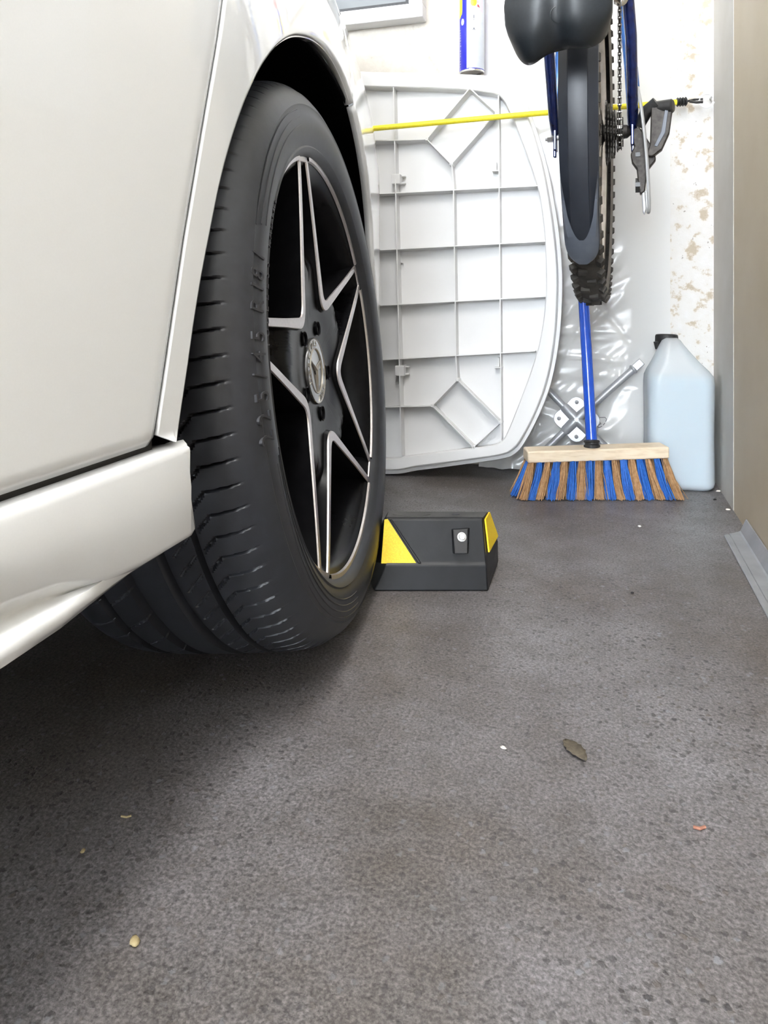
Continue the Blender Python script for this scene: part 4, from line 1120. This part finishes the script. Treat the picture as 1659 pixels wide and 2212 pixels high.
    # cantilever brakes with domed bolts
    for sg, s_, l_ in ((-1, .158, .058), (1, .165, .052)):
        c = b(.175, s_, sg * l_)
        V, F = tube([c, b(.20, s_ + .045, sg * (l_ - .006)), b(.23, s_ + .09, sg * (l_ - .012))], [.011, .009, .007], 12); arm = mk('brake_arm', V, F, greysteel, o)
        V, F = lathe([(0, .010), (.003, .0105), (.006, .0085), (.0085, .005), (.0095, .0001)], c + OUT * .008, OUT, 18); mk('brake_bolt', V, F, chrome, arm)
        V, F = box(b(.165, s_ + .03, sg * (l_ - .022)), (.012, .012, .05), np.stack([LAT, OUT, UP], 1)); mk('brake_pad', V, F, grip, arm, bevel=.002)
    # rear derailleur with cable loop
    R3 = np.stack([LAT, OUT, UP], 1)
    dl = mk('rear_derailleur', *tube([b(.004, .006, .078), b(.012, .030, .090), b(.018, .042, .108)], [.009, .011, .012], 14), blackm, o)
    V, F, I = join(lathe([(-.017, .010), (-.014, .0125), (.016, .0125), (.019, .010)], b(.016, .034, .116), unit(LAT + OUT * .3), 18, capends=True)); mk('pivot', V, F, blackm, dl)
    def plate(pts, o0, th, name, m):
        V, F = prism([b(o0, s_, l_) for l_, s_ in pts], OUT * th); return mk(name, V, F, m, dl, smooth=False, bevel=.002, recalc=True)
    plate([(.098, .040), (.130, .042), (.133, .028), (.128, -.012), (.116, -.040), (.100, -.052), (.090, -.050), (.096, -.030)], .004, .022, 'parallelogram', greysteel)
    plate([(.121, .032), (.126, .028), (.121, -.012), (.108, -.036), (.103, -.034), (.114, -.010)], .0262, .0015, 'parallelogram_trim', mudg2)
    plate([(.068, .000), (.078, .004), (.088, -.012), (.104, -.040), (.106, -.056), (.092, -.074), (.088, -.110), (.080, -.116), (.077, -.100), (.074, -.070), (.066, -.058), (.064, -.044), (.070, -.030), (.066, -.016)], -.004, .020, 'cage', greysteel)
    plate([(.082, -.108), (.088, -.108), (.091, -.140), (.087, -.152), (.084, -.146)], .006, .006, 'cage_plate', silver)
    for s_ in (-.045, -.098):
        V, F = lathe([(-.004, .013), (.004, .013)], b(.004, s_, .076), LAT, 11, capends=True); mk('jockey_wheel', V, F, blackm, dl, smooth=False)
    V, F = tube(smoothline([b(.03, .075, .074), b(.036, .03, .082), b(.040, -.05, .090), b(.038, -.12, .094), b(.03, -.148, .094), b(.020, -.14, .092), b(.018, -.11, .090)], 6), .0030, 8); mk('cable_loop', V, F, cable, dl)
    V, F = tube([b(.030, .070, .0745), b(.028, .105, .072)], .0045, 10); mk('cable_stop', V, F, fblue2, o)
    # mudguard: faceted strip on an arc round the wheel
    n = 60; rows = []; prof = [(-1.0, -.012), (-.99, -.003), (-.60, .0035), (-.54, .0045), (-.50, .0035), (-.2, .0045), (.2, .0045), (.50, .0035), (.54, .0045), (.60, .0035), (.99, -.003), (1.0, -.012)]
    for k in range(n):
        t = k / (n - 1); bt = math.radians(-47.5 + 88 * t); hw = .0265 - .0022 * max(0, 1 - t / .35)
        tip = min(1, t / .085); hw *= math.sqrt(max(.0, 1 - (1 - tip) ** 2.4)) * .78 + .22 if tip < 1 else 1
        rr = RW + .020; shf = -.0015
        rows.append([A + (OUT * math.cos(bt) + UP * math.sin(bt)) * (rr + d_) + LAT * (u * hw + shf) for u, d_ in prof])
    V, F = grid(rows, n, len(prof)); mg = mk('mudguard', V, F, mudg, o, angle=18)
    so = mg.modifiers.new('thickness', 'SOLIDIFY'); so.thickness = .0018; so.offset = 0
    # lighter flat border towards the tip
    rows = []
    n2 = 40
    for k in range(n2):
        t = k / (n2 - 1); bt = math.radians(-47.2 + 26 * t); row = []
        hwm = (.0265 - .0022 * max(0, 1 - (t * .295) / .35)); tip = min(1, t * .295 / .085 + .01); hwm *= (math.sqrt(max(0, 1 - (1 - tip) ** 2.4)) * .78 + .22) if tip < 1 else 1
        hin = .0180 * math.sqrt(max(0, min(1, (t - .30) / .28))) if t > .30 else 0.0
        hin = max(hin, .0)
        if t > .58: hin = .0180 + (hwm - .0180) * ((t - .58) / .42)
        for sg in (-1, 1):
            for f in (hwm * .985, (hwm * .7 + hin * .3), max(hin, .0004)): row.append(A + (OUT * math.cos(bt) + UP * math.sin(bt)) * (RW + .0262 - (.0045 if f > hwm * .95 else .0)) + LAT * (sg * f - .0015))
        rows.append(row)
    V = np.array(rows).reshape(-1, 3); F = []
    for i in range(n2 - 1):
        for a_ in (0, 1, 3, 4): F.append([i * 6 + a_, i * 6 + a_ + 1, (i + 1) * 6 + a_ + 1, (i + 1) * 6 + a_])
        if i < n2 * .3: F.append([i * 6 + 2, i * 6 + 5, (i + 1) * 6 + 5, (i + 1) * 6 + 2])
    bd = mk('mudguard_border', V, F, mudg2, mg, angle=40)
    # saddle: two lobes, wide rear edge down
    nu, nv = 41, 30; rows = []
    for iv in range(nv):
        v_ = iv / (nv - 1); s = v_ * .23
        row = []
        wv = float(np.interp(s, [0, .02, .05, .08, .13, .18, .23], [.060, .0668, .0675, .062, .042, .027, .020]))
        for iu in range(nu):
            u = -1 + 2 * iu / (nu - 1)
            rear = -.020 * math.exp(-((u + .62) / .42) ** 2) - .006 * math.exp(-((u - .55) / .45) ** 2) + .018 * abs(u) ** 6
            ss = s + rear * (1 - v_) ** 3
            dome = .022 * (1 - abs(u) ** 2.6) - .010 * math.exp(-(u / .22) ** 2) * max(0, 1 - s / .16) + .010 * min(1, s / .05) - .016 * max(0, 1 - s / .030) ** 2
            row.append(b(.412 + dome, .030 + ss, u * wv - .020))
        rows.append(row)
    back = []
    top = np.array(rows)
    V = list(top.reshape(-1, 3)); F = [[i * nu + j, i * nu + j + 1, (i + 1) * nu + j + 1, (i + 1) * nu + j] for i in range(nv - 1) for j in range(nu - 1)]
    ringi = [j for j in range(nu)] + [i * nu + nu - 1 for i in range(1, nv)] + [(nv - 1) * nu + j for j in range(nu - 2, -1, -1)] + [i * nu for i in range(nv - 2, 0, -1)]
    cen = np.mean([V[i] for i in ringi], 0); n0 = len(V); m_ = len(ringi)
    for i in ringi: V.append(V[i] - OUT * .012 + unit(V[i] - cen) * .001)
    for i in ringi: V.append(V[i] - OUT * .026 + (cen - V[i]) * .12)
    for k in range(m_):
        F.append([ringi[k], ringi[(k + 1) % m_], n0 + (k + 1) % m_, n0 + k]); F.append([n0 + k, n0 + (k + 1) % m_, n0 + m_ + (k + 1) % m_, n0 + m_ + k])
    F.append([n0 + m_ + k for k in range(m_)])
    sd = mk('saddle', V, F, seatm, o, angle=60, recalc=True)
    ringp = []
    for t in np.linspace(0, 2 * math.pi, 25): 
        u_, s_ = .16 * math.cos(t) + .0, .030 + .010 * math.sin(t); ringp.append(b(.412 + .022 * (1 - abs(u_) ** 2.6) - .010 * math.exp(-(u_ / .22) ** 2) * (1 - s_ / .16) + .010 * min(1, s_ / .05) - .0003, .030 + s_, u_ * .065 - .016))
    V, F = tube(ringp, .0007, 5, caps=False); mk('embossed_mark', V, F, seatm, sd)
    return o
bike_o = bicycle()
resize(bike_o)

# ------------------------------------------------------------------ aluminium profile on the floor along the right wall
def profile():
    x0 = at_z(1565, 1160)[0]; y1 = at_z(1570, 1160)[1]; y0 = -1.6
    sec = [(x0, .0003), (x0, .0022), (x0 + .0012, .0030), (x0 + .0075, .0030), (x0 + .0082, .0018), (x0 + .0090, .0018), (x0 + .0097, .0032), (XR - .0150, .0040), (XR - .0125, .0052), (XR - .0030, .0215), (XR - .0012, .0218), (XR - .0010, .0205), (XR - .0105, .0035), (XR - .0140, .0005)]
    rows = []
    for y, cut in ((y0, 0), (y1, 0)):
        rows.append([(x, y + (.035 * (x - x0) / (XR - x0) if y > 0 else 0), z) for x, z in sec])
    n = len(sec); V = np.array(rows).reshape(-1, 3); F = [[k, (k + 1) % n, n + (k + 1) % n, n + k] for k in range(n)] + [list(range(n))[::-1], [n + k for k in range(n)]]
    o = mk('metal_profile', V, F, aluin, smooth=False, recalc=True)
    tag(o, 'long grey metal edge profile lying on the floor along the tan wall', 'metal profile')
profile()

# ------------------------------------------------------------------ bits on the floor
def blob(c, rx, ry, rz, seed, rot=0.0, n=10):
    r = np.random.default_rng(seed); V = []; F = []
    R = rotz(rot)
    for i, (h, s) in enumerate(((0.02, .75), (.35, 1.0), (.75, .75), (1.0, .3))):
        for k in range(n):
            t = 2 * math.pi * k / n; q = s * (1 + .28 * r.normal() * .6)
            V.append(np.array(c) + R @ np.array([rx * q * math.cos(t), ry * q * math.sin(t), rz * h]))
    F = [[i * n + k, i * n + (k + 1) % n, (i + 1) * n + (k + 1) % n, (i + 1) * n + k] for i in range(3) for k in range(n)] + [list(range(n))[::-1], [3 * n + k for k in range(n)]]
    return V, F
for k, (px, py, r, m, nm, lb, ct) in enumerate([
        (1573, 1102, .0045, crumb_m, 'plaster_crumb', 'white plaster crumb at the foot of the tan wall corner', 'plaster crumb'),
        (1552, 1062, .0050, crumb_m, 'plaster_crumb', 'white plaster crumb on the floor beside the jug', 'plaster crumb'),
        (1545, 1080, .0040, grip, 'pebble', 'small black pebble on the floor below the jug', 'pebble'),
        (1366, 1282, .0030, grip, 'pebble', 'small black pebble on open floor right of the parking stop', 'pebble'),
        (1382, 1138, .0040, crumb_m, 'paper_scrap', 'tiny white scrap on the floor in front of the broom', 'scrap'),
        (180, 1840, .0024, leafy, 'leaf_scrap', 'tiny pale scrap on the floor at the edge of the car shadow', 'scrap'),
        (290, 2036, .0040, leafy, 'leaf_scrap', 'yellowish dry leaf scrap on the near floor, lower left', 'leaf scrap'),
        (1088, 1617, .0030, crumb_m, 'paper_scrap', 'tiny white scrap on the middle of the floor', 'scrap')]):
    p = at_z(px, py); p[2] = .0003
    V, F = blob(p, r, r * .7, r * .55, k, .4 * k); tag(mk(nm, V, F, m, angle=180), lb, ct)
def leaf(px, py, L, W, rot, m, nm, lb, ct):
    p = at_z(px, py); R = rotz(rot); V = []; n = 14
    for i in range(n):
        t = i / (n - 1); w_ = W * math.sin(math.pi * min(1, t * .96 + .02)) ** .7 * (1 + .12 * math.sin(i * 2.3))
        for sg in (-1, 0, 1): V.append(p + R @ np.array([(t - .5) * L, sg * w_ / 2, .0012 + .0012 * abs(sg) + .001 * math.sin(t * 3)]))
    F = [[i * 3 + a, i * 3 + a + 1, (i + 1) * 3 + a + 1, (i + 1) * 3 + a] for i in range(n - 1) for a in (0, 1)]
    o = mk(nm, V, F, m, angle=180); so = o.modifiers.new('thickness', 'SOLIDIFY'); so.thickness = .0006
    tag(o, lb, ct)
leaf(1242, 1625, .030, .014, -.9, leaf_m, 'dry_leaf', 'dark dry leaf lying on the middle of the floor', 'leaf')
def twig(pix, r, m, lb):
    V, F = tube([at_z(px, py, r + .0004) for px, py in pix], r, 6); tag(mk('twig', V, F, m), lb, 'twig')
twig([(1498, 1786), (1512, 1790), (1524, 1786)], .0011, twig_m, 'short reddish twig on the floor near the right wall')
twig([(262, 1763), (274, 1765), (284, 1762)], .0007, leafy, 'thin pale straw on the floor at the car shadow edge')
